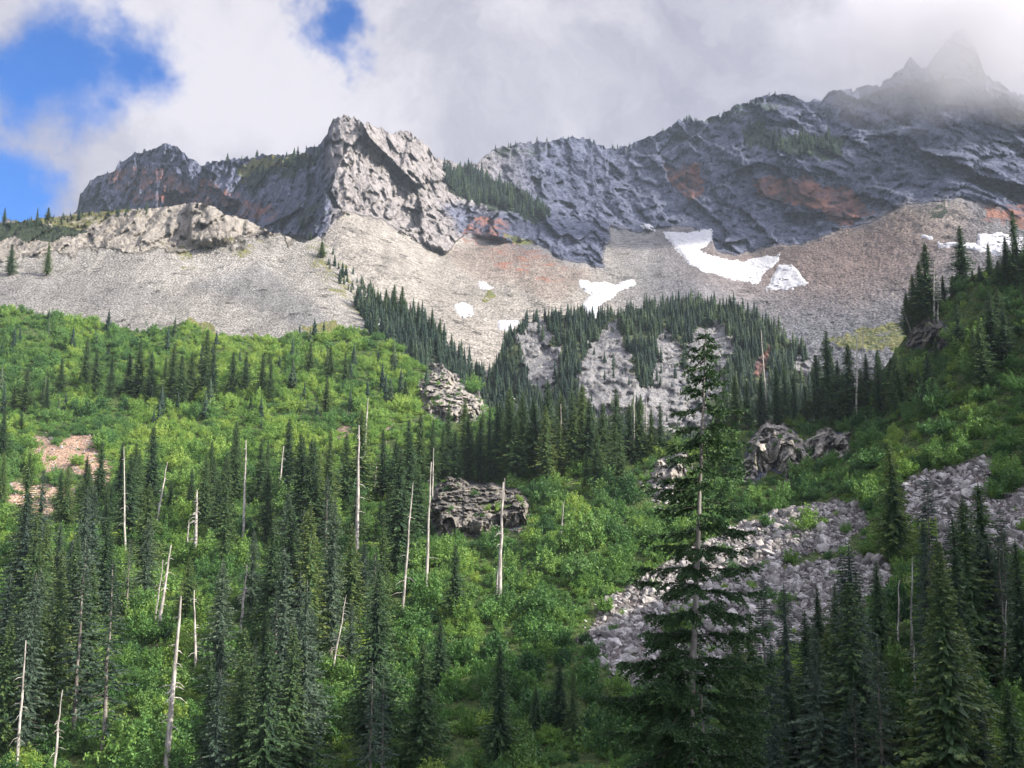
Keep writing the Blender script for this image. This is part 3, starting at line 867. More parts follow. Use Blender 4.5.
for sh, poly, lab in SNOW:
    pa = np.array(poly, float)
    x0, y0 = pa.min(0) - 2; x1, y1 = pa.max(0) + 2
    st = 0.6
    px, py = np.meshgrid(np.arange(x0, x1, st), np.arange(y0, y1, st))
    jx, jy = jitter(px, py, 4.0, 11, 301)
    ins = inpoly(jx, jy, poly)
    dist = near_line(jx, jy, [*poly, poly[0]]) * np.where(ins, 1, -1)
    Pb = sh.pos(px, py)
    V = Pb * (1 - (2.6 * sstep(dist, -1.5, 3.5) - 0.9) / Pb[..., 1])[..., None]
    V[..., 2] += 0.5 * sstep(dist, -1, 3)
    keep = dist > -1.4
    idx = np.arange(px.size).reshape(px.shape)
    kk = keep[:-1, :-1] & keep[1:, :-1] & keep[1:, 1:] & keep[:-1, 1:]
    fc = np.stack([idx[:-1, :-1], idx[1:, :-1], idx[1:, 1:], idx[:-1, 1:]], -1)[kk]
    used, inv = np.unique(fc, return_inverse=True)
    v = V.reshape(-1, 3)[used]; base = v.mean(0)
    o = mesh_obj('snow_patch', v - base, inv.reshape(-1, 4), m_snow, smooth=True)
    o.location = base
    tag(o, lab, 'snow patch')


# ------------------------------------------------------------------ foliage materials
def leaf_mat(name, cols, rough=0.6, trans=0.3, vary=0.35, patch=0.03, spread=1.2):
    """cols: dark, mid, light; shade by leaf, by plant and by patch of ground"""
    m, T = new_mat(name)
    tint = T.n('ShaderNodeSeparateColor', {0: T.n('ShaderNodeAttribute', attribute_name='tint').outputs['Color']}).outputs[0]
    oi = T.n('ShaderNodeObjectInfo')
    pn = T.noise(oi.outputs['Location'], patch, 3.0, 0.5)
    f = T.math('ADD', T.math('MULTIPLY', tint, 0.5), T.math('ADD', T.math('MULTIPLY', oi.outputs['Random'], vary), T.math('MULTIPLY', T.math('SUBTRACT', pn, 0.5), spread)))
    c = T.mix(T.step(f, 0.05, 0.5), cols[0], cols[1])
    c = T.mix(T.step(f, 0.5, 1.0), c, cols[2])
    d = T.n('ShaderNodeBsdfPrincipled', {'Base Color': c, 'Roughness': rough, 'Specular IOR Level': 0.25})
    t = T.n('ShaderNodeBsdfTranslucent', {'Color': T.n('ShaderNodeVectorMath', {0: c, 'Scale': trans}, operation='SCALE').outputs[0]})
    mx = T.n('ShaderNodeAddShader', {0: d.outputs[0], 1: t.outputs[0]})
    T.n('ShaderNodeOutputMaterial', {0: mx.outputs[0]})
    return m


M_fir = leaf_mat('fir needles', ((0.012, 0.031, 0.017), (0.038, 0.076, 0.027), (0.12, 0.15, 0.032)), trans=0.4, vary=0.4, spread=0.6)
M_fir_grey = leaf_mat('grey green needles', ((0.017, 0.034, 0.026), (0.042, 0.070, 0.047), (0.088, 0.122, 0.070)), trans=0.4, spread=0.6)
M_far_fir = leaf_mat('distant needles', ((0.006, 0.018, 0.016), (0.018, 0.040, 0.027), (0.055, 0.085, 0.036)), trans=0.2, vary=0.6)  # darker than the nearer needles, standing in for the crowns' own shadow
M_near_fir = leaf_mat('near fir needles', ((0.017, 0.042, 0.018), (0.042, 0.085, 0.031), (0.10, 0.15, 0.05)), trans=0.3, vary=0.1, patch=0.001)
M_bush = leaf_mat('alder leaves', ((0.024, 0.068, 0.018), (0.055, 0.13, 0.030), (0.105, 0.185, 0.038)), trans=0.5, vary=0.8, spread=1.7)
M_bush_dark = leaf_mat('dark alder leaves', ((0.016, 0.050, 0.016), (0.040, 0.102, 0.028), (0.08, 0.15, 0.036)), trans=0.5, vary=0.8, spread=1.7)
M_bush_lit = leaf_mat('pale sunlit willow leaves', ((0.048, 0.110, 0.022), (0.098, 0.185, 0.034), (0.165, 0.24, 0.045)), trans=0.5, vary=0.8, spread=1.7)  # lighter leaf colour; on the left slope it stands in for sunlight


def bark_mat(name, a, b, scale):
    m, T = new_mat(name)
    pos = T.n('ShaderNodeTexCoord').outputs['Object']
    mv = T.n('ShaderNodeMapping', {'Vector': pos, 'Scale': (1.0, 1.0, 0.22)}).outputs[0]
    n = T.noise(mv, scale, 6.0, 0.65, 0.3)
    c = T.mix(T.step(n, 0.35, 0.65), a, b)
    bp = T.n('ShaderNodeBump', {'Height': n, 'Strength': 0.7, 'Distance': 0.05}).outputs[0]
    bs = T.n('ShaderNodeBsdfPrincipled', {'Base Color': c, 'Roughness': 0.88, 'Specular IOR Level': 0.2, 'Normal': bp})
    T.n('ShaderNodeOutputMaterial', {0: bs.outputs[0]})
    return m


M_bark = bark_mat('conifer bark', (0.035, 0.03, 0.027), (0.11, 0.095, 0.085), 3.0)
M_fbark = bark_mat('pale fir bark', (0.13, 0.12, 0.115), (0.30, 0.285, 0.275), 7.0)
M_grey_bark = bark_mat('grey conifer bark', (0.10, 0.09, 0.085), (0.26, 0.24, 0.225), 3.0)
M_dead = bark_mat('weathered dead wood', (0.17, 0.16, 0.15), (0.48, 0.455, 0.43), 2.5)


# ------------------------------------------------------------------ plant shapes
class Quads:
    def __init__(self):
        self.v, self.t = [], []

    def add(self, c, u, w, tint):
        """parallelogram-ish leaves: centre line from c along u, half width w; arrays (n,3)"""
        c, u, w = (np.asarray(a, float) for a in (c, u, w))
        self.v.append(np.stack([c - w * 0.35, c + u * 0.5 - w, c + u, c + u * 0.5 + w], 1))
        self.t.append(np.repeat(np.asarray(tint, float), 4))

    def arrays(self):
        v = np.concatenate(self.v).reshape(-1, 3)
        return v, np.arange(len(v)).reshape(-1, 4), np.concatenate(self.t)

    def mesh(self, name, mat):
        v, f, t = self.arrays()
        o = mesh_obj(name, v, f, mat, link=False)
        attr_color(o.data, 'tint', np.repeat(t[:, None], 3, 1))
        return o.data


def skirts(q, r, h, prof, z0, dz, fac, tint, kites=7):
    """the inner mass of a conifer's crown: ragged overlapping skirts"""
    z = z0
    while z < h * 0.97:
        rad = prof(z) * fac
        n = kites if rad > 0.25 else 5
        a = r.uniform(0, 6.28) + np.arange(n) * 2 * np.pi / n + r.normal(0, 0.18, n)
        tipr = rad * r.uniform(0.7, 1.25, n)
        up = dz * r.uniform(1.5, 2.1)
        tip = np.stack([np.cos(a) * tipr, np.sin(a) * tipr, z - 0.34 * tipr * r.uniform(0.4, 1.3, n)], -1)
        am = a + np.pi / n
        nr = rad * 0.55
        notch = np.stack([np.cos(am) * nr, np.sin(am) * nr, z + 0 * am], -1)
        apex = np.tile([0, 0, min(z + up, h)], (n, 1))
        q.v.append(np.stack([apex, np.roll(notch, 1, 0), tip, notch], 1))
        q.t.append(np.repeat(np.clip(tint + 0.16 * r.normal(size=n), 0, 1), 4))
        z += dz * r.uniform(0.8, 1.2) * (1.0 if z < 0.7 * h else 0.75)


def tube(pts, rad, sides=7):
    """a tapering tube through pts"""
    pts = np.asarray(pts, float); rad = np.asarray(rad, float)
    d = np.gradient(pts, axis=0); d /= np.linalg.norm(d, axis=1)[:, None] + 1e-9
    ref = np.where(np.abs(d[:, 2:3]) > 0.9, [[1.0, 0, 0]], [[0, 0, 1.0]])
    a = np.cross(d, ref); a /= np.linalg.norm(a, axis=1)[:, None]
    b = np.cross(d, a)
    th = np.linspace(0, 2 * np.pi, sides, endpoint=False)
    V = pts[:, None] + rad[:, None, None] * (np.cos(th)[None, :, None] * a[:, None] + np.sin(th)[None, :, None] * b[:, None])
    n = len(pts)
    idx = np.arange(n * sides).reshape(n, sides)
    nx = np.roll(idx, -1, 1)
    return V.reshape(-1, 3), np.stack([idx[:-1], nx[:-1], nx[1:], idx[1:]], -1).reshape(-1, 4)


def join(parts):
    vs, fs, k = [], [], 0
    for v, f in parts:
        vs.append(v); fs.append(f + k); k += len(v)
    return np.concatenate(vs), np.concatenate(fs)


def unit(v):
    return v / (np.linalg.norm(v, axis=-1, keepdims=True) + 1e-9)


def conifer(seed, h=20.0, R=2.1, bare=0.06, sparse=0.0, level=0.32, sprays=30, mat=None, core=(0.36, 0.50, 0.08)):
    """trunk and crown meshes of a narrow mountain conifer, base at the origin"""
    r = np.random.default_rng(seed)
    q = Quads()
    trunk_v, trunk_f = tube([(0.12 * r.normal() * t, 0.12 * r.normal() * t, h * t - 0.8 * (t == 0)) for t in np.linspace(0, 1, 9)], 0.0135 * h * (1 - 0.94 * np.linspace(0, 1, 9)) ** 0.9, 6)
    twigs = []
    z = h * bare
    lump = r.normal(size=40) * 0.16
    while z < h * 0.985:
        t = z / h
        rad = R * min(1.0, 0.45 + 2.6 * (t - bare)) * (1 - t) ** 0.88 * 1.22 * (1 + lump[int(t * 39)]) + 0.10
        nb = int(r.integers(4, 7)) if rad > 0.5 else 4
        a0 = r.uniform(0, 6.28)
        for b in range(nb):
            if r.random() < sparse * (1.25 - t):
                if r.random() < 0.5:
                    az_ = a0 + b * 6.28 / nb
                    L = rad * r.uniform(0.3, 0.8)
                    twigs.append(tube([(0, 0, z), (math.cos(az_) * L, math.sin(az_) * L, z - 0.15 * L)], [0.03, 0.012], 3))
                continue
            az_ = a0 + b * 6.28 / nb + r.normal() * 0.25
            L = rad * r.uniform(0.62, 1.15)
            dirn = np.array([math.cos(az_), math.sin(az_), 0])
            side = np.array([-dirn[1], dirn[0], 0])
            droop = r.uniform(0.15, 0.42) * (1 - 0.9 * t)
            k = max(3, int(sprays * (0.45 + 0.55 * L / R)))
            s = np.linspace(0.15, 0.95, k)
            zz = -droop * L * s ** 1.3 + 0.28 * droop * L * s ** 3
            c = dirn[None] * (L * s)[:, None] + np.array([0, 0, z])[None] + np.stack([0 * s, 0 * s, zz], -1)
            sgn = np.where(np.arange(k) % 2 == 0, 1.0, -1.0)
            ln = (0.20 + 0.13 * L * (1 - 0.5 * s)) * r.uniform(0.7, 1.3, k)
            u = unit(dirn[None] * 0.8 + side[None] * (sgn * r.uniform(0.3, 1.0, k))[:, None] + np.array([0, 0, 1.0])[None] * r.uniform(-0.75, 0.05, k)[:, None]) * ln[:, None]
            w = unit(np.cross(u, r.normal(size=(k, 3)) * 1.0 + np.array([0, 0, 0.35]) + dirn * 0.3)) * (ln * r.uniform(0.15, 0.30, k))[:, None]
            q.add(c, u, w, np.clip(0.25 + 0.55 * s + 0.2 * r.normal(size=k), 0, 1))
        z += level * r.uniform(0.75, 1.25) * (1.0 if t < 0.75 else 0.75)
    if sparse < 0.5:
        pf = lambda zz: R * min(1.0, 0.45 + 2.6 * (zz / h - bare)) * (1 - zz / h) ** 0.88 * 1.22 * (1 + lump[int(zz / h * 39)]) + 0.08
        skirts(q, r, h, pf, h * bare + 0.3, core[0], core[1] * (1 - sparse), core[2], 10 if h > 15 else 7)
    # leader
    q.add([(0, 0, h * 0.96)] * 2, [(0, 0, h * 0.05)] * 2, [(0.07, 0, 0), (0, 0.07, 0)], [0.6, 0.6])
    tv, tf = join([(trunk_v, trunk_f)] + twigs) if twigs else (trunk_v, trunk_f)
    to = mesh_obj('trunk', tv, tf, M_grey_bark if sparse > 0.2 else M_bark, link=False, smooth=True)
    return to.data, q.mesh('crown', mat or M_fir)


def bush_mesh(seed, R=2.2, n=620, leaf=0.34, mat=None, tall=1.15):
    r = np.random.default_rng(seed)
    q = Quads()
    nb = int(r.integers(22, 34))
    a = r.uniform(0, 6.28, nb)
    lean = r.uniform(0.05, 1.25, nb)
    sd = np.stack([np.cos(a) * np.sin(lean), np.sin(a) * np.sin(lean), np.cos(lean) * tall], -1)
    sl = R * r.uniform(0.55, 1.15, nb)
    b0 = np.stack([r.normal(0, 0.25 * R, nb), r.normal(0, 0.25 * R, nb), 0 * a], -1)
    k = r.integers(0, nb, n)
    t = r.uniform(0.0, 1.0, n) ** 0.6
    c = b0[k] + sd[k] * (sl[k] * t)[:, None] + r.normal(0, 0.115 * R, (n, 3)) * (1.15 - 0.55 * t)[:, None]
    c[:, 2] -= 0.12 * R * t ** 2 * np.sin(lean[k])
    c[:, 2] = np.maximum(c[:, 2], -0.25)
    d = unit(sd[k] + 0.5 * r.normal(size=(n, 3)))
    u = unit(d * 0.6 + r.normal(size=(n, 3)) * 0.6 + np.array([0, 0, 0.15])) * (leaf * r.uniform(0.6, 1.35, n))[:, None]
    w = unit(np.cross(u, d + r.normal(size=(n, 3)) * 0.6)) * (leaf * r.uniform(0.26, 0.45, n))[:, None]
    q.add(c - u * 0.5, u, w, np.clip(0.5 + 0.25 * r.normal(size=n), 0, 1))
    return q.mesh('foliage', mat or M_bush)


# ------------------------------------------------------------------ brush on the hillside
TREELESS = [c[0] for c in CRAGS]


def off_stone(px, py, t, b, c):
    d = np.where(in_talus(px, py) | in_talus(px, py - 7) | in_talus(px + 5, py) | in_talus(px - 5, py), t, 1.0) * np.where(anyof(px, py, BARE) | anyof(px, py - 9, BARE), b, 1)
    return d * np.where(anyof(px, py, TREELESS), c, np.where(anyof(px, py - 9, TREELESS), 0.35, 1))


def brush_density(px, py):
    d = off_stone(px, py, 0.05, 0.06, 0.5)
    q = np.stack([px / 40.0, py / 30.0, 0 * px], -1)
    return d * np.clip(0.62 + 0.5 * pnoise(q, 44) + 0.75 * pnoise(q * 3.1, 45), 0.04, 2) * np.where(py > 800, 0.2, 1) * np.where((px < -60) | (px > 1090), 0.5, 1)


BUSH = [bush_mesh(300 + i, R=2.3, n=2000, leaf=0.25, mat=(M_bush_dark, M_bush)[i % 2]) for i in range(6)]
BUSH_L = [bush_mesh(320 + i, R=2.2, n=1900, leaf=0.25, mat=M_bush_lit) for i in range(4)]
allb = BUSH + BUSH_L
rg = np.random.default_rng(123)
px, py = near.sample(10500, brush_density, rg)
P = near.pos(px, py)
n = len(px)
on_crag = np.zeros(n, bool)
for x0, y0, st, Yn, dist in CRAG_FACE:
    j = np.round((px - x0) / st).astype(int); i = np.round((py - y0) / st).astype(int)
    m = (i >= 0) & (j >= 0) & (i < Yn.shape[0]) & (j < Yn.shape[1])
    ii, jj = np.clip(i, 0, Yn.shape[0] - 1), np.clip(j, 0, Yn.shape[1] - 1)
    m &= dist[ii, jj] > -2
    P[m] = (dirs(px, py) * (Yn[ii, jj] + 0.4)[:, None])[m]
    on_crag |= m
pale = pnoise(np.stack([px / 55.0, py / 40.0, 0 * px], -1), 91) + 0.55 * ((px > 130) & (px < 430) & (py < 470)) - 0.12  # pale leaves favoured on the left slope to paint its sunlight
pick = np.where(pale > 0.16, 6 + rg.integers(0, 4, n), rg.integers(0, 6, n))
size = np.clip(np.exp(rg.normal(-0.22, 0.38, n)) * (0.85 + 0.75 * pnoise(np.stack([px / 16, py / 11, 0 * px], -1), 66)), 0.3, 1.7) * np.where(on_crag, 0.36, 1.0) * np.where((px < 420) & (py < 470), 0.95, 1.0)
scl = np.stack([size * rg.uniform(0.85, 1.2, n), size * rg.uniform(0.85, 1.2, n), size * rg.uniform(0.8, 1.4, n)], -1)
rot = np.stack([rg.uniform(-0.15, 0.15, n), rg.uniform(-0.15, 0.15, n), rg.uniform(0, 6.28, n)], -1)
okf = ~on_crag & (px > 5) & (px < 1019) & (py < 760) & (py > near.top(px) + 4)
# the largest shrubs in view stand by themselves
cand = np.argsort(-(size / P[:, 1]) * okf)
own, taken = [], []
for b in cand:
    if len(own) >= 210 or not okf[b]:
        break
    if all((px[b] - x) ** 2 + ((py[b] - y) * 1.3) ** 2 > 26 ** 2 for x, y in taken) and not (620 < px[b] < 790 and py[b] > 690):
        own.append(b); taken.append((px[b], py[b]))
rest = np.setdiff1d(np.arange(n), own)
scatter('brush', P[rest], rot[rest], scl[rest], pick[rest], allb)
# low herbs and seedlings between the shrubs
LOW = [bush_mesh(340 + i, R=1.5, n=300, leaf=0.24, mat=(M_bush, M_bush_lit, M_bush)[i % 3], tall=0.8) for i in range(5)]
hx, hy = near.sample(15000, lambda x, y: off_stone(x, y, 0.05, 0.12, 0.0) * np.where(y > 800, 0.2, 1), rg)
hn = len(hx)
hs = np.exp(rg.normal(-0.35, 0.4, hn))
scatter('undergrowth', near.pos(hx, hy), np.stack([0 * hs, 0 * hs, rg.uniform(0, 6.28, hn)], -1), np.stack([hs, hs, hs * rg.uniform(0.6, 1.3, hn)], -1), rg.integers(0, 5, hn), LOW)
for b in own:
    o = bpy.data.objects.new('shrub', allb[pick[b]])
    COL.objects.link(o)
    o.location = P[b] + np.array([0, -0.6, 0.15]); o.rotation_euler = rot[b]; o.scale = scl[b] * 1.12
    tag(o, None, 'shrub', 'leafy shrubs on the brushy slope')
    REG.setdefault('shrub', []).append((o, (px[b], py[b]), float(size[b] * F / P[b, 1])))

# ------------------------------------------------------------------ conifers
VAR = []          # (trunk mesh, crown mesh, look)
for i in range(6):
    VAR.append((*conifer(500 + i, 20, 4.0 + 0.2 * (i % 3)), 'dense dark green'))
for i in range(3):
    VAR.append((*conifer(520 + i, 20, 3.3, sparse=0.08, mat=M_fir), 'slim dark green'))
for i in range(3):
    VAR.append((*conifer(540 + i, 20, 3.7, sparse=0.25, bare=0.1, mat=M_fir_grey), 'thin grey green'))
for i in range(2):
    VAR.append((*conifer(560 + i, 20, 3.0, sparse=0.66, bare=0.12, mat=M_fir_grey), 'half bare grey trunked'))
for i in range(2):
    VAR.append((*conifer(580 + i, 20, 4.7, bare=0.02, level=0.36), 'broad dense green'))
N_DENSE, N_SLIM, N_GREY, N_BARE, N_BROAD = range(0, 6), range(6, 9), range(9, 12), range(12, 14), range(14, 16)
FAR = [conifer(600 + i, 12, 1.9 + 0.3 * (i % 3), bare=0.02, level=1.5, sprays=6, mat=M_far_fir, core=(0.62, 0.92, 0.45)) for i in range(5)]
FAR_M = []
for tm, cm in FAR:
    FAR_M.append(cm)

SNAGS = [  # base x, y, tip x, y, width in pixels, branches, label
    (165, 775, 181, 596, 6.5, 12, 'largest bare grey snag, leaning slightly over the lower left brush'),
    (157, 640, 171, 545, 4.0, 5, 'leaning white snag directly above the largest grey snag'),
    (154, 630, 163, 560, 2.2, 2, 'thin bare snag hugging the left side of the leaning white snag'),
    (196, 674, 194, 590, 3.0, 8, 'upright bare snag standing close right of the largest grey snag'),
    (240, 632, 247, 565, 3.0, 7, 'short bare snag with drooping twigs in the lower left forest'),
    (195, 562, 197, 490, 4.0, 14, 'white snag with tangled broken limbs in the left forest'),
    (243, 542, 246, 440, 3.0, 2, 'clean tall pale snag rising between dark trees of the left forest'),
    (125, 558, 124, 447, 2.2, 3, 'thin straight pale snag below the bare pinkish ground'),
    (157, 525, 167, 462, 2.4, 2, 'thin slanting pale snag in the left forest beside a straight one'),
    (278, 500, 284, 446, 2.4, 1, 'short slanting pale snag near the sunlit brush edge'),
    (357, 552, 359, 425, 4.2, 9, 'tall straight pale snag, left one of the central pair'),
    (363, 478, 368, 398, 2.8, 2, 'upper thin pale snag, right one of the central pair'),
    (374, 492, 377, 462, 2.0, 1, 'stubby pale snag just right of the central pair'),
    (401, 632, 413, 482, 3.0, 6, 'leaning slender snag left of the grey broken cliff'),
    (426, 592, 431, 462, 3.2, 2, 'tall straight snag just left of the grey broken cliff'),
    (432, 505, 434, 448, 1.8, 1, 'short thin snag behind the snag left of the cliff'),
    (499, 608, 503, 482, 4.4, 3, 'thick clean snag in front of the broken cliff, front of two'),
    (496, 600, 505, 478, 2.4, 2, 'slimmer snag crossing behind the thick clean snag'),
    (856, 420, 857, 333, 2.6, 2, 'tallest bare white snag beside the crest conifer clump'),
    (863, 402, 863, 325, 1.6, 1, 'thin bare snag just right of the tallest crest snag'),
    (934, 322, 934, 262, 2.6, 2, 'taller of two bare snags on the crag at the right shoulder'),
    (938, 322, 938, 296, 2.2, 0, 'shorter of two bare snags on the crag at the right shoulder'),
    (768, 426, 761, 330, 2.0, 5, 'tilted bare snag in front of the wooded knob'),
    (561, 470, 561, 404, 1.8, 2, 'bare pole standing among the central crest conifers'),
    (647, 452, 646, 398, 2.0, 3, 'pale bare pole between crest conifers left of the tall fir'),
    (634, 452, 634, 372, 1.4, 1, 'hair thin bare pole rising out of the crest conifers'),
    (912, 334, 904, 312, 1.4, 0, 'fallen slanting pole on the left side of the shoulder crag'),
    (16, 775, 26, 640, 3.4, 8, 'grey bare stem at the lower left corner of the forest'),
    (53, 775, 62, 690, 3.0, 6, 'second grey bare stem, close to the lower left corner'),
    (911, 660, 912, 556, 2.6, 5, 'thin bare stem rising from the dark lower right forest'),
    (898, 650, 899, 580, 2.0, 4, 'short bare stem left of the dark lower right forest stem'),
    (1004, 690, 1006, 600, 2.6, 6, 'grey twiggy stem near the right edge of the lower forest'),
    (915, 712, 914, 640, 2.6, 8, 'twiggy dead stem in the middle of the lower right forest'),
    (667, 768, 660, 700, 1.8, 4, 'dead sapling beside the foot of the tall fir'),
    (330, 690, 346, 595, 2.4, 6, 'grey twiggy dead stem in the shaded centre left forest'),
    (187, 548, 189, 520, 1.8, 2, 'short dead stub beside the white tangled snag'),
    (560, 545, 564, 500, 1.8, 4, 'small forked dead stem in brush beside the reddish rock'),
]
used = []


def put_conifer(x, yb, yt, v, sheet=near, wide=1.0, snap=True):
    P = sheet.pos(np.array([x]), np.array([max(yb, float(sheet.top(np.array([x]))[0]) + 0.5)]))[0]
    hgt = max(2.0, (yb - yt) * P[1] / F / math.cos(PITCH * 0.6))
    s = hgt / 20.0
    k = 0.5 + 0.5 * s if s < 1 else 1.0
    t = thing('conifer', P - np.array([0, 0, 0.15 * s]), 'conifer', 'conifers of the slope forest', random.uniform(0, 6.28), (s * wide / max(s, 0.55) ** 0.25, s * wide / max(s, 0.55) ** 0.25, s))
    tm, cm, look = VAR[v]
    for nm, me in (('trunk', tm), ('crown', cm)):
        c = bpy.data.objects.new(nm, me); COL.objects.link(c); c.parent = t
    REG.setdefault('conifer', []).append((t, (x, (yb + yt) / 2), look, hgt))
    used.append((x, yb))
    return t


rc = random.Random(5)
dense = lambda: rc.choice(list(N_DENSE) * 2 + list(N_SLIM))
# trees one can pick out in the photograph: x, base, tip
HAND = [(443, 482, 424), (455, 484, 430), (468, 482, 412), (480, 484, 418), (497, 482, 402), (510, 480, 386), (523, 478, 390), (535, 474, 404), (548, 474, 376), (560, 476, 420), (575, 474, 404), (590, 474, 396), (604, 470, 402), (617, 466, 386), (630, 464, 402), (641, 462, 396), (652, 458, 408), (661, 456, 402),
        (382, 500, 428), (395, 500, 440), (408, 492, 418), (420, 486, 412), (432, 484, 432), (360, 505, 408), (345, 512, 432), (328, 540, 428), (312, 545, 440), (298, 545, 434),
        (725, 436, 384), (736, 432, 374), (748, 430, 380), (762, 428, 377), (778, 428, 364), (795, 426, 372), (806, 424, 384), (818, 424, 352), (830, 422, 327), (840, 424, 358), (851, 420, 340), (868, 406, 352), (880, 400, 347), (892, 392, 356), (862, 412, 366), (930, 410, 352), (920, 405, 365),
        (908, 330, 284), (915, 326, 268), (922, 322, 258), (929, 322, 238), (963, 284, 221), (990, 278, 241), (1018, 290, 204), (1008, 288, 234), (944, 300, 272), (980, 282, 264), (952, 296, 276), (1030, 285, 225), (999, 286, 258), (973, 284, 268), (1000, 330, 285), (960, 360, 300),
        (896, 562, 444), (882, 680, 565), (820, 668, 590), (838, 668, 586), (848, 668, 614), (808, 668, 630), (928, 612, 520), (972, 622, 540), (946, 640, 548), (455, 620, 545), (440, 690, 622), (500, 768, 650), (422, 770, 650), (560, 735, 668), (574, 745, 676), (536, 740, 690),
        (85, 386, 335), (95, 392, 345), (138, 398, 338), (128, 396, 352), (150, 400, 350), (172, 402, 340), (180, 406, 352), (205, 396, 326), (212, 400, 340), (245, 392, 352), (190, 400, 350), (262, 398, 352), (110, 400, 352), (60, 396, 356), (232, 396, 350), (270, 402, 358), (330, 380, 345), (345, 385, 350), (310, 372, 340)]
for (x, yb, yt) in HAND:
    big_ = (yb - yt)
    put_conifer(x, yb, yt, dense(), wide=rc.uniform(0.9, 1.15))


def fill(poly, n, ht, mind, pickv, hv=0.3):
    pa = np.array(poly); x0, y0 = pa.min(0); x1, y1 = pa.max(0)
    k = tries = 0
    while k < n and tries < 6000:
        tries += 1
        x, y = rc.uniform(x0, x1), rc.uniform(y0, y1)
        if not inpoly(np.array([x]), np.array([y]), poly)[0] or bool(in_talus(np.array([x]), np.array([y]))[0]) or bool(anyof(np.array([x]), np.array([y - 6]), TREELESS + BARE)[0]):
            continue
        if any(abs(x - a) < mind and abs(y - b) < mind * 1.6 for a, b in used):
            continue
        Y = near.pos(np.array([x]), np.array([y]))[0, 1]
        hpx = ht * F / Y * math.exp(min(0.26, max(-0.7, rc.gauss(-0.02, hv))))
        if any(abs(x - 0.5 * (a[0] + a[2])) < 0.13 * hpx + 4 and y > a[1] - 6 and y - hpx < a[1] - 0.25 * (a[1] - a[3]) for a in SNAGS):
            continue                     # leave the dead trunks in sight
        put_conifer(x, y, y - hpx, pickv(), wide=rc.uniform(0.85, 1.15))
        k += 1


mixed = lambda: rc.choice(list(N_DENSE) + list(N_SLIM) + list(N_GREY) * 2 + list(N_BARE))
greyish = lambda: rc.choice(list(N_DENSE) + list(N_SLIM) + list(N_GREY) * 3 + list(N_BARE) * 2)
fill([(60, 530), (130, 512), (200, 500), (290, 490), (350, 500), (425, 500), (420, 540), (330, 560), (60, 575)], 26, 18, 8, dense)
fill([(0, 560), (60, 575), (330, 560), (400, 550), (405, 640), (370, 720), (240, 640), (130, 660), (0, 650)], 30, 21, 13, mixed)
fill([(0, 640), (60, 660), (120, 780), (0, 830)], 16, 22, 9, mixed)
fill([(190, 650), (300, 640), (385, 680), (400, 790), (380, 830), (200, 830), (180, 740)], 24, 22, 12, greyish)
fill([(880, 690), (905, 640), (1024, 622), (1040, 850), (850, 850), (850, 720)], 46, 19, 9, greyish)
fill([(700, 740), (860, 700), (870, 850), (690, 850)], 16, 15, 10, greyish)
fill([(0, 400), (60, 405), (20, 440), (0, 470)], 5, 12, 8, dense)
fill([(0, 500), (120, 500), (300, 470), (300, 500), (120, 530), (0, 530)], 12, 17, 9, dense)
fill([(430, 452), (520, 455), (660, 452), (665, 468), (600, 478), (530, 486), (430, 480)], 20, 16, 5, dense)
fill([(715, 430), (900, 400), (900, 415), (830, 425), (715, 440)], 10, 13, 6, dense)
fill([(0, 330), (420, 345), (420, 440), (240, 430), (100, 420), (0, 400)], 6, 11, 9, dense, 0.3)
fill([(560, 470), (650, 470), (620, 500), (560, 500)], 4, 12, 9, dense)
fill([(890, 380), (1024, 330), (1024, 400), (900, 430)], 5, 13, 10, dense)
print('conifers', len(REG['conifer']))

# single trees on the scree crest
for x, yb, yt, w in ((10, 276, 242, 1.5), (47, 276, 240, 1.15), (4, 224, 206, 0.8), (37, 222, 206, 0.7), (48, 220, 206, 1.4), (322, 258, 240, 1.5), (82, 216, 208, 0.6), (128, 212, 202, 0.6), (147, 211, 199, 0.6), (310, 240, 229, 1.2), (394, 318, 282, 1.0), (402, 320, 284, 1.0), (386, 315, 288, 1.0), (418, 328, 300, 0.8), (432, 336, 306, 0.8), (376, 342, 318, 0.7), (378, 312, 292, 1.0), (440, 344, 316, 0.8)):
    t = put_conifer(x, yb, yt, dense(), sheet=scree, wide=w)

# far woods on the knob, the rib and the ledges of the mountain
rg = np.random.default_rng(321)
fp, fs = [], []


def far_wood(sheet, n, dens, h, hv=0.3):
    px, py = sheet.sample(n, dens, rg)
    P = sheet.pos(px, py)
    fp.append(P - np.array([0, 0, 0.3])); fs.append(h / 12.0 * np.exp(np.clip(rg.normal(0, hv, n), -1, 0.55)))


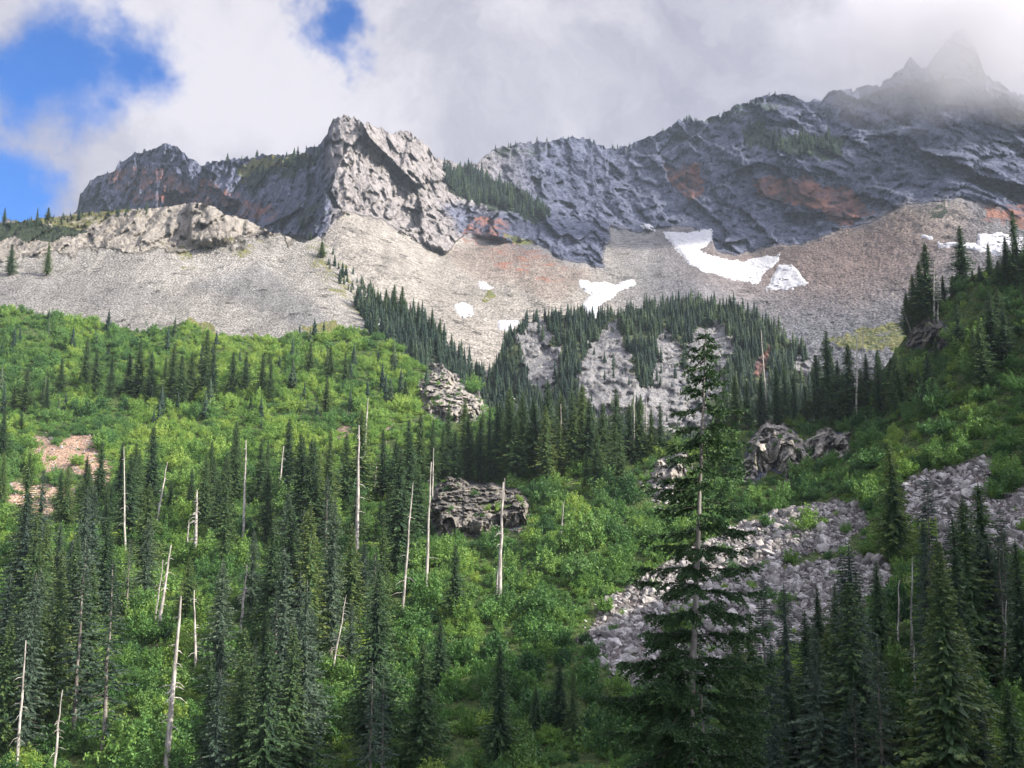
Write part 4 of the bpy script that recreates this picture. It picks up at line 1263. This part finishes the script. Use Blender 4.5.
kd = lambda x, y: np.where(y < 470, 1.0, 0.0) * (1 - 0.985 * np.maximum(k_rock(x, y), 0.9 * k_rock(x, y - 7))) * (0.5 + 0.8 * (pnoise(np.stack([x / 15, y / 15, 0 * x], -1), 8) > -0.2))
far_wood(knob, 4600, kd, 5.8, 0.36)
sd = lambda x, y: anyof(*jitter(x, y, 5, 14, 8), [[(352, 300), (400, 308), (430, 328), (450, 348), (480, 378), (520, 404), (560, 434), (560, 470), (440, 470), (410, 370), (380, 345), (362, 322)]]).astype(float)
far_wood(scree, 950, sd, 7.6, 0.4)
far_wood(scree, 110, lambda x, y: ((y < scree.top(x) + 7) & (x < 150)).astype(float), 4.5)
far_wood(scree, 40, lambda x, y: inpoly(x, y, [(318, 244), (345, 262), (385, 305), (352, 300), (330, 275)]).astype(float), 6.0)
md = lambda x, y: (anyof(*jitter(x, y, 5, 14, 9), [[(443, 172), (470, 170), (512, 190), (552, 215), (540, 222), (500, 208), (470, 202), (450, 190)]]) * 1.0 + 0.35 * anyof(x, y, [[(742, 128), (758, 122), (775, 133), (842, 142), (840, 156), (790, 154), (745, 148)], [(236, 182), (262, 172), (322, 150), (318, 160), (262, 176)]]))
far_wood(mountain, 700, md, 11.0)
far_wood(mountain, 80, lambda x, y: ((y < mountain.top(x) + 3) & (x > 195) & (x < 830) & ((x < 320) | (x > 480))).astype(float) * (0.3 + 0.7 * (pnoise(np.stack([x / 20, 0 * x, 0 * x], -1), 18) > 0.1)), 5.5, 0.4)
# the back side of the near crest and thin trees among the brush
far_wood(near, 140, lambda x, y: brush_density(x, y) * np.where((x < 430) & (y < 430), 1.0, 0.0), 6.5, 0.5)
fp = np.concatenate(fp); fs = np.concatenate(fs)
n = len(fp)
scatter('far_woods', fp, np.stack([0 * fs, 0 * fs, rg.uniform(0, 6.28, n)], -1), np.stack([fs * rg.uniform(0.8, 1.25, n), fs * rg.uniform(0.8, 1.25, n), fs], -1), rg.integers(0, len(FAR_M), n), FAR_M)

# ------------------------------------------------------------------ dead standing trunks
for si, (bx, by, tx, ty_, wpx, nbr, lab) in enumerate(SNAGS):
    r = np.random.default_rng(700 + si)
    P0 = near.pos(np.array([bx]), np.array([max(by, float(near.top(np.array([bx]))[0]) + 0.5)]))[0]
    top = dirs(tx, ty_) * P0[1] * (1 + 0.004 * r.normal())
    k = 8
    tt = np.linspace(0, 1, k)
    pts = (top - P0)[None] * tt[:, None] + np.stack([0.05 * r.normal(size=k) * (tt > 0), 0.05 * r.normal(size=k), 0 * tt], -1)
    pts[0, 2] -= 1.0
    r0 = 0.5 * wpx * P0[1] / F
    root = thing('snag', P0, 'dead tree', 'bare dead trunks in the forest')
    tv, tf = tube(pts, r0 * (1.0 - 0.72 * tt ** 1.2), 8)
    mesh_obj('trunk', tv, tf, M_dead, root, smooth=True)
    Ht = np.linalg.norm(top - P0)
    for b in range(int(nbr * 1.7) + 2):
        f = r.uniform(0.25, 0.92)
        az_ = r.uniform(0, 6.28)
        L = r.uniform(0.5, 1.0) * (1.25 - f) * 2.6 * min(1.0, Ht / 16)
        c = (top - P0) * f
        bp_ = [c, c + np.array([math.cos(az_) * L * 0.55, math.sin(az_) * L * 0.55, -0.05 * L]), c + np.array([math.cos(az_) * L, math.sin(az_) * L, -L * r.uniform(0.15, 0.55)])]
        mesh_obj('branch', *tube(bp_, [r0 * 0.24, r0 * 0.17, r0 * 0.06], 4), M_dead, root, smooth=True)
    tag(root, lab)

# ------------------------------------------------------------------ the tall fir in front
FY = 45.0
tipP = dirs(706, 330) * FY
lowP = dirs(689, 768) * FY
axis = (lowP - tipP) / (lowP[2] - tipP[2])          # per metre of height
base_z = float(ground_z(np.array([lowP[0]]), np.array([FY]))[0]) - 0.2
baseP = tipP + axis * (base_z - tipP[2])
fir = thing('fir_tree', baseP, 'fir tree')
tag(fir, 'tall solitary fir with open tiers of boughs, in front of the talus')
Hf = tipP[2] - base_z
ax_at = lambda z: axis * z                           # local position on the trunk at height z
tt = np.linspace(0, 1, 22)
r = np.random.default_rng(42)
pts = np.array([ax_at(t * Hf) for t in tt]) + np.stack([0.02 * r.normal(size=22), 0.02 * r.normal(size=22), 0 * tt], -1)
mesh_obj('trunk', *tube(pts, 0.195 * (1 - 0.955 * tt) ** 0.85 + 0.006, 12), M_fbark, fir, smooth=True)


def bough(L, az_, rise, r, dens=1.0, full=1.0):
    """one flat spray of twigs, needles on every twig; local to its own foot"""
    dirn = np.array([math.cos(az_), math.sin(az_), 0]); side = np.array([-dirn[1], dirn[0], 0])
    q = Quads()
    s = np.linspace(0, 1, 8)
    curve = lambda s: dirn * (L * s)[:, None] + np.array([0, 0, 1.0]) * (L * (rise * s - 0.42 * s ** 2 + 0.34 * s ** 3.2))[:, None] + side * (0.05 * L * np.sin(s * 3 + az_))[:, None]
    axis_p = curve(s)
    wood = [tube(axis_p, 0.006 + 0.008 * L * (1 - s), 5)]
    nt = max(5, int(L / 0.085 * dens))
    ts = np.sort(r.uniform(0.03, 1.0, nt)); ts[-1] = 1.0
    foot = curve(ts)
    C, U, Wd, TN = [], [], [], []
    for i in range(nt):
        sg = 1 if i % 2 == 0 else -1
        prof = full * (0.27 + 0.35 * L * (1 - ts[i]) ** 0.8 * min(1, 0.3 + ts[i] * 3)) * r.uniform(0.6, 1.15)
        if i == nt - 1:
            prof = 0.3 * min(1.0, L)
            sg = 0
        td = unit(dirn * r.uniform(0.75, 1.1) + side * sg * r.uniform(0.5, 0.95) + np.array([0, 0, r.uniform(-0.65, 0.10)]))
        nn = max(9, int(prof / 0.017))
        u_ = r.uniform(0.02, 1.0, nn)
        pos = foot[i] + td * (prof * u_)[:, None] + np.array([0, 0, 1.0]) * (-0.25 * prof * u_ ** 2)[:, None]
        nd = unit(td + r.normal(size=(nn, 3)) * 0.55 + np.array([0, 0, 0.25]))
        ln = r.uniform(0.09, 0.16, nn)
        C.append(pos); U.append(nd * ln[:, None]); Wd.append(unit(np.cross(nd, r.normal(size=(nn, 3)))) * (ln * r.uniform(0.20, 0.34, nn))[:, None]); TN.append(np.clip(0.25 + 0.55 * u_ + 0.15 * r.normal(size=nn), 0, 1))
    q.add(np.concatenate(C), np.concatenate(U), np.concatenate(Wd), np.concatenate(TN))
    v, f, t = q.arrays()
    wv, wf = wood[0]
    V = np.concatenate([v, wv]); Fc = np.concatenate([f, wf + len(v)])
    return V, Fc, np.concatenate([t, np.zeros(len(wv))]), len(f)


def add_bough(V, Fc, t, nleaf, loc, kind=None):
    o = mesh_obj('bough', V, Fc, M_near_fir, fir)
    o.data.materials.append(M_bark)
    mi = np.zeros(len(Fc), np.int32); mi[nleaf:] = 1
    o.data.polygons.foreach_set('material_index', mi)
    attr_color(o.data, 'tint', np.repeat(t[:, None], 3, 1))
    o.location = loc
    if kind:
        o['kind'] = kind
    return o


# tiers: height in the picture and reach in pixels
TIERS = [(338, 6), (347, 12), (357, 14), (371, 20), (383, 19), (394, 26), (409, 32), (428, 34), (441, 42), (458, 44), (474, 40), (492, 56), (510, 50), (530, 58), (548, 52), (568, 62), (590, 66), (612, 62), (634, 72), (656, 74), (676, 80), (694, 80), (712, 82), (730, 82), (746, 86), (764, 88)]
kb = 0
PXM = FY / F
for (ypx, reach) in TIERS:
    zz = (dirs(700, ypx) * FY)[2] - base_z
    nb = 4
    a0 = -math.pi / 2 + r.normal() * 0.4
    for b in range(nb):
        az_ = a0 + b * 2 * math.pi / nb + r.normal() * 0.3
        L = max(0.16, reach * PXM * r.uniform(0.72, 1.12))
        rise = 0.30 if ypx < 400 else r.uniform(-0.02, 0.22)
        zj = zz + r.normal() * 0.12
        add_bough(*bough(L, az_, rise, r, 1.0 if ypx < 600 else 1.25, 1.0 if ypx < 600 else 1.28), ax_at(zj))
        kb += 1
parts = []
kofs = 0
vs, fs_, ts_, nl = [], [], [], []
zlow = (dirs(700, 780) * FY)[2] - base_z
low = []
for zz in np.arange(1.2, zlow, 0.75):
    a0 = r.uniform(0, 6.28)
    for b in range(4):
        V_, F_, t_, n_ = bough(r.uniform(2.6, 3.6), a0 + b * 1.57 + r.normal() * 0.3, r.uniform(-0.1, 0.15), r, 0.8)
        low.append((V_ + ax_at(zz), F_, t_, n_))
lv, lf, lt, wv_, k = [], [], [], [], 0
for V_, F_, t_, n_ in low:
    lv.append(V_); lt.append(t_); lf.append(F_[:n_] + k); wv_.append(F_[n_:] + k); k += len(V_)
nleaf = sum(len(a) for a in lf)
add_bough(np.concatenate(lv), np.concatenate(lf + wv_), np.concatenate(lt), nleaf, (0, 0, 0), 'stuff')
# the leader shoot
q = Quads()
nn = 70
u_ = r.random(nn)
q.add(np.stack([0 * u_, 0 * u_, -0.55 + 0.6 * u_], -1), unit(np.stack([r.normal(size=nn), r.normal(size=nn), 0.9 + 0 * u_], -1)) * 0.10, unit(r.normal(size=(nn, 3))) * 0.014, 0.3 + 0.4 * u_)
o = bpy.data.objects.new('leader', q.mesh('leader', M_near_fir)); COL.objects.link(o); o.parent = fir; o.location = ax_at(Hf)

# ------------------------------------------------------------------ cloud round the summit and thin haze in the valley
HAZE = 0.00006
if HAZE:
    m, T = new_mat('valley haze')
    v = T.n('ShaderNodeVolumePrincipled', {'Color': (0.70, 0.84, 1.0, 1), 'Density': HAZE, 'Anisotropy': 0.1})
    T.n('ShaderNodeOutputMaterial', {1: v.outputs[0]})
    x0, x1, y0, y1, z0, z1 = -7100, 7100, -4100, 9100, -95, 640
    V = [(x, y, z) for x in (x0, x1) for y in (y0, y1) for z in (z0, z1)]
    o = mesh_obj('haze', V, [[0, 1, 3, 2], [4, 6, 7, 5], [0, 4, 5, 1], [2, 3, 7, 6], [0, 2, 6, 4], [1, 5, 7, 3]], m)
    o['kind'] = 'stuff'


def cloud(px, py, Y, rx, ry, rz_, dens, seed):
    c = dirs(px, py) * Y
    bm = bmesh.new()
    bmesh.ops.create_icosphere(bm, subdivisions=3, radius=1.0)
    me = bpy.data.meshes.new('cloud'); bm.to_mesh(me); bm.free()
    m, T = new_mat('cloud')
    pos = T.n('ShaderNodeTexCoord').outputs['Object']
    rr = T.n('ShaderNodeVectorMath', {0: pos}, operation='LENGTH').outputs['Value']
    sp = T.n('ShaderNodeMapping', {'Vector': pos, 'Scale': (rx / 100, ry / 100, rz_ / 100), 'Location': (seed, 0, 0)}).outputs[0]
    nz = T.noise(sp, 1.3, 5.0, 0.6)
    d = T.math('SUBTRACT', T.math('ADD', nz, 0.42), rr)
    d = T.math('MULTIPLY', T.step(d, 0.0, 0.5), dens)
    v = T.n('ShaderNodeVolumePrincipled', {'Color': (0.80, 0.80, 0.84, 1), 'Density': d, 'Anisotropy': 0.25})
    T.n('ShaderNodeOutputMaterial', {1: v.outputs[0]})
    me.materials.append(m)
    o = bpy.data.objects.new('cloud', me); COL.objects.link(o)
    o.location = c; o.scale = (rx, ry, rz_)
    o['kind'] = 'stuff'
    return o


cloud(985, 30, 960, 230, 80, 112, 0.018, 1.0)

# ------------------------------------------------------------------ labels that single each thing out
ORD = ['nearest', 'second nearest', 'third nearest', 'fourth nearest', 'fifth nearest', 'sixth nearest', 'seventh nearest', 'eighth nearest', 'ninth nearest', 'tenth nearest', 'eleventh nearest', 'twelfth nearest', 'thirteenth nearest', 'fourteenth nearest', 'fifteenth nearest', 'sixteenth nearest', 'seventeenth nearest', 'eighteenth nearest', 'nineteenth nearest', 'twentieth nearest']
MARK = [(700, 560, 'the tall fir'), (172, 690, 'the largest grey snag'), (164, 592, 'the leaning white snag'), (196, 525, 'the tangled white snag'), (245, 490, 'the tall pale snag'), (124, 500, 'the thin straight snag'),
        (358, 490, 'the central snag pair'), (408, 560, 'the leaning slender snag'), (429, 530, 'the straight snag by the cliff'), (501, 545, 'the thick clean snag'), (857, 376, 'the tallest crest snag'), (934, 292, 'the twin shoulder snags'),
        (763, 378, 'the tilted knob snag'), (561, 437, 'the central bare pole'), (647, 425, 'the crest pole'), (480, 508, 'the broken cliff'), (776, 450, 'the tan blocky crag'), (930, 334, 'the shoulder crag'), (452, 394, 'the pale outcrop'),
        (860, 692, 'the small grey face'), (588, 524, 'the reddish rock'), (70, 460, 'the bare pink ground'), (40, 500, 'the lower pink ground'), (21, 710, 'the corner grey stem'), (912, 606, 'the dark forest stem'), (1005, 645, 'the right edge stem'),
        (338, 640, 'the twiggy centre stem'), (244, 598, 'the drooping twig snag'), (200, 225, 'the square scree crag'), (374, 321, 'the scree snow patch'), (670, 475, 'the small ledge'), (828, 443, 'the dark rock band'), (281, 472, 'the short slanting snag'),
        (200, 340, 'the yellow grass patch'), (325, 338, 'the olive grass patch'), (944, 512, 'the upper talus strip'), (850, 520, 'the talus top'), (600, 625, 'the talus left end'), (812, 560, 'the green talus strip'), (680, 632, 'the talus shrub patch')]


def label_all(kind, noun):
    """'slim dark conifer, third nearest conifer on the left of the leaning white snag'"""
    rows = REG[kind]
    cells = {}
    for i, row in enumerate(rows):
        x, y = row[1]
        m = min(range(len(MARK)), key=lambda j: math.hypot(MARK[j][0] - x, MARK[j][1] - y))
        dx, dy = x - MARK[m][0], y - MARK[m][1]
        side = ('right of' if dx > 0 else 'left of') if abs(dx) > abs(dy) else ('below' if dy > 0 else 'above')
        cells.setdefault((m, side), []).append((math.hypot(dx, dy), i))
    for (m, side), lst in cells.items():
        lst.sort()
        for k, (d, i) in enumerate(lst):
            o = rows[i][0]
            if kind == 'conifer':
                look = ('tall ' if rows[i][3] > 21 else 'short ' if rows[i][3] < 10 else '') + rows[i][2]
            elif kind == 'boulder':
                look = ('big' if rows[i][2] > 5.2 else 'smaller') + ' angular grey'
            else:
                look = ('large' if rows[i][2] > 7.5 else 'medium') + ' rounded ' + ('pale green' if 'willow' in o.data.materials[0].name else 'green')
            o['label'] = f"{look} {noun}, {ORD[min(k, 19)]} one {side} {MARK[m][2]}"


label_all('conifer', 'conifer')
label_all('boulder', 'boulder')
label_all('shrub', 'shrub')
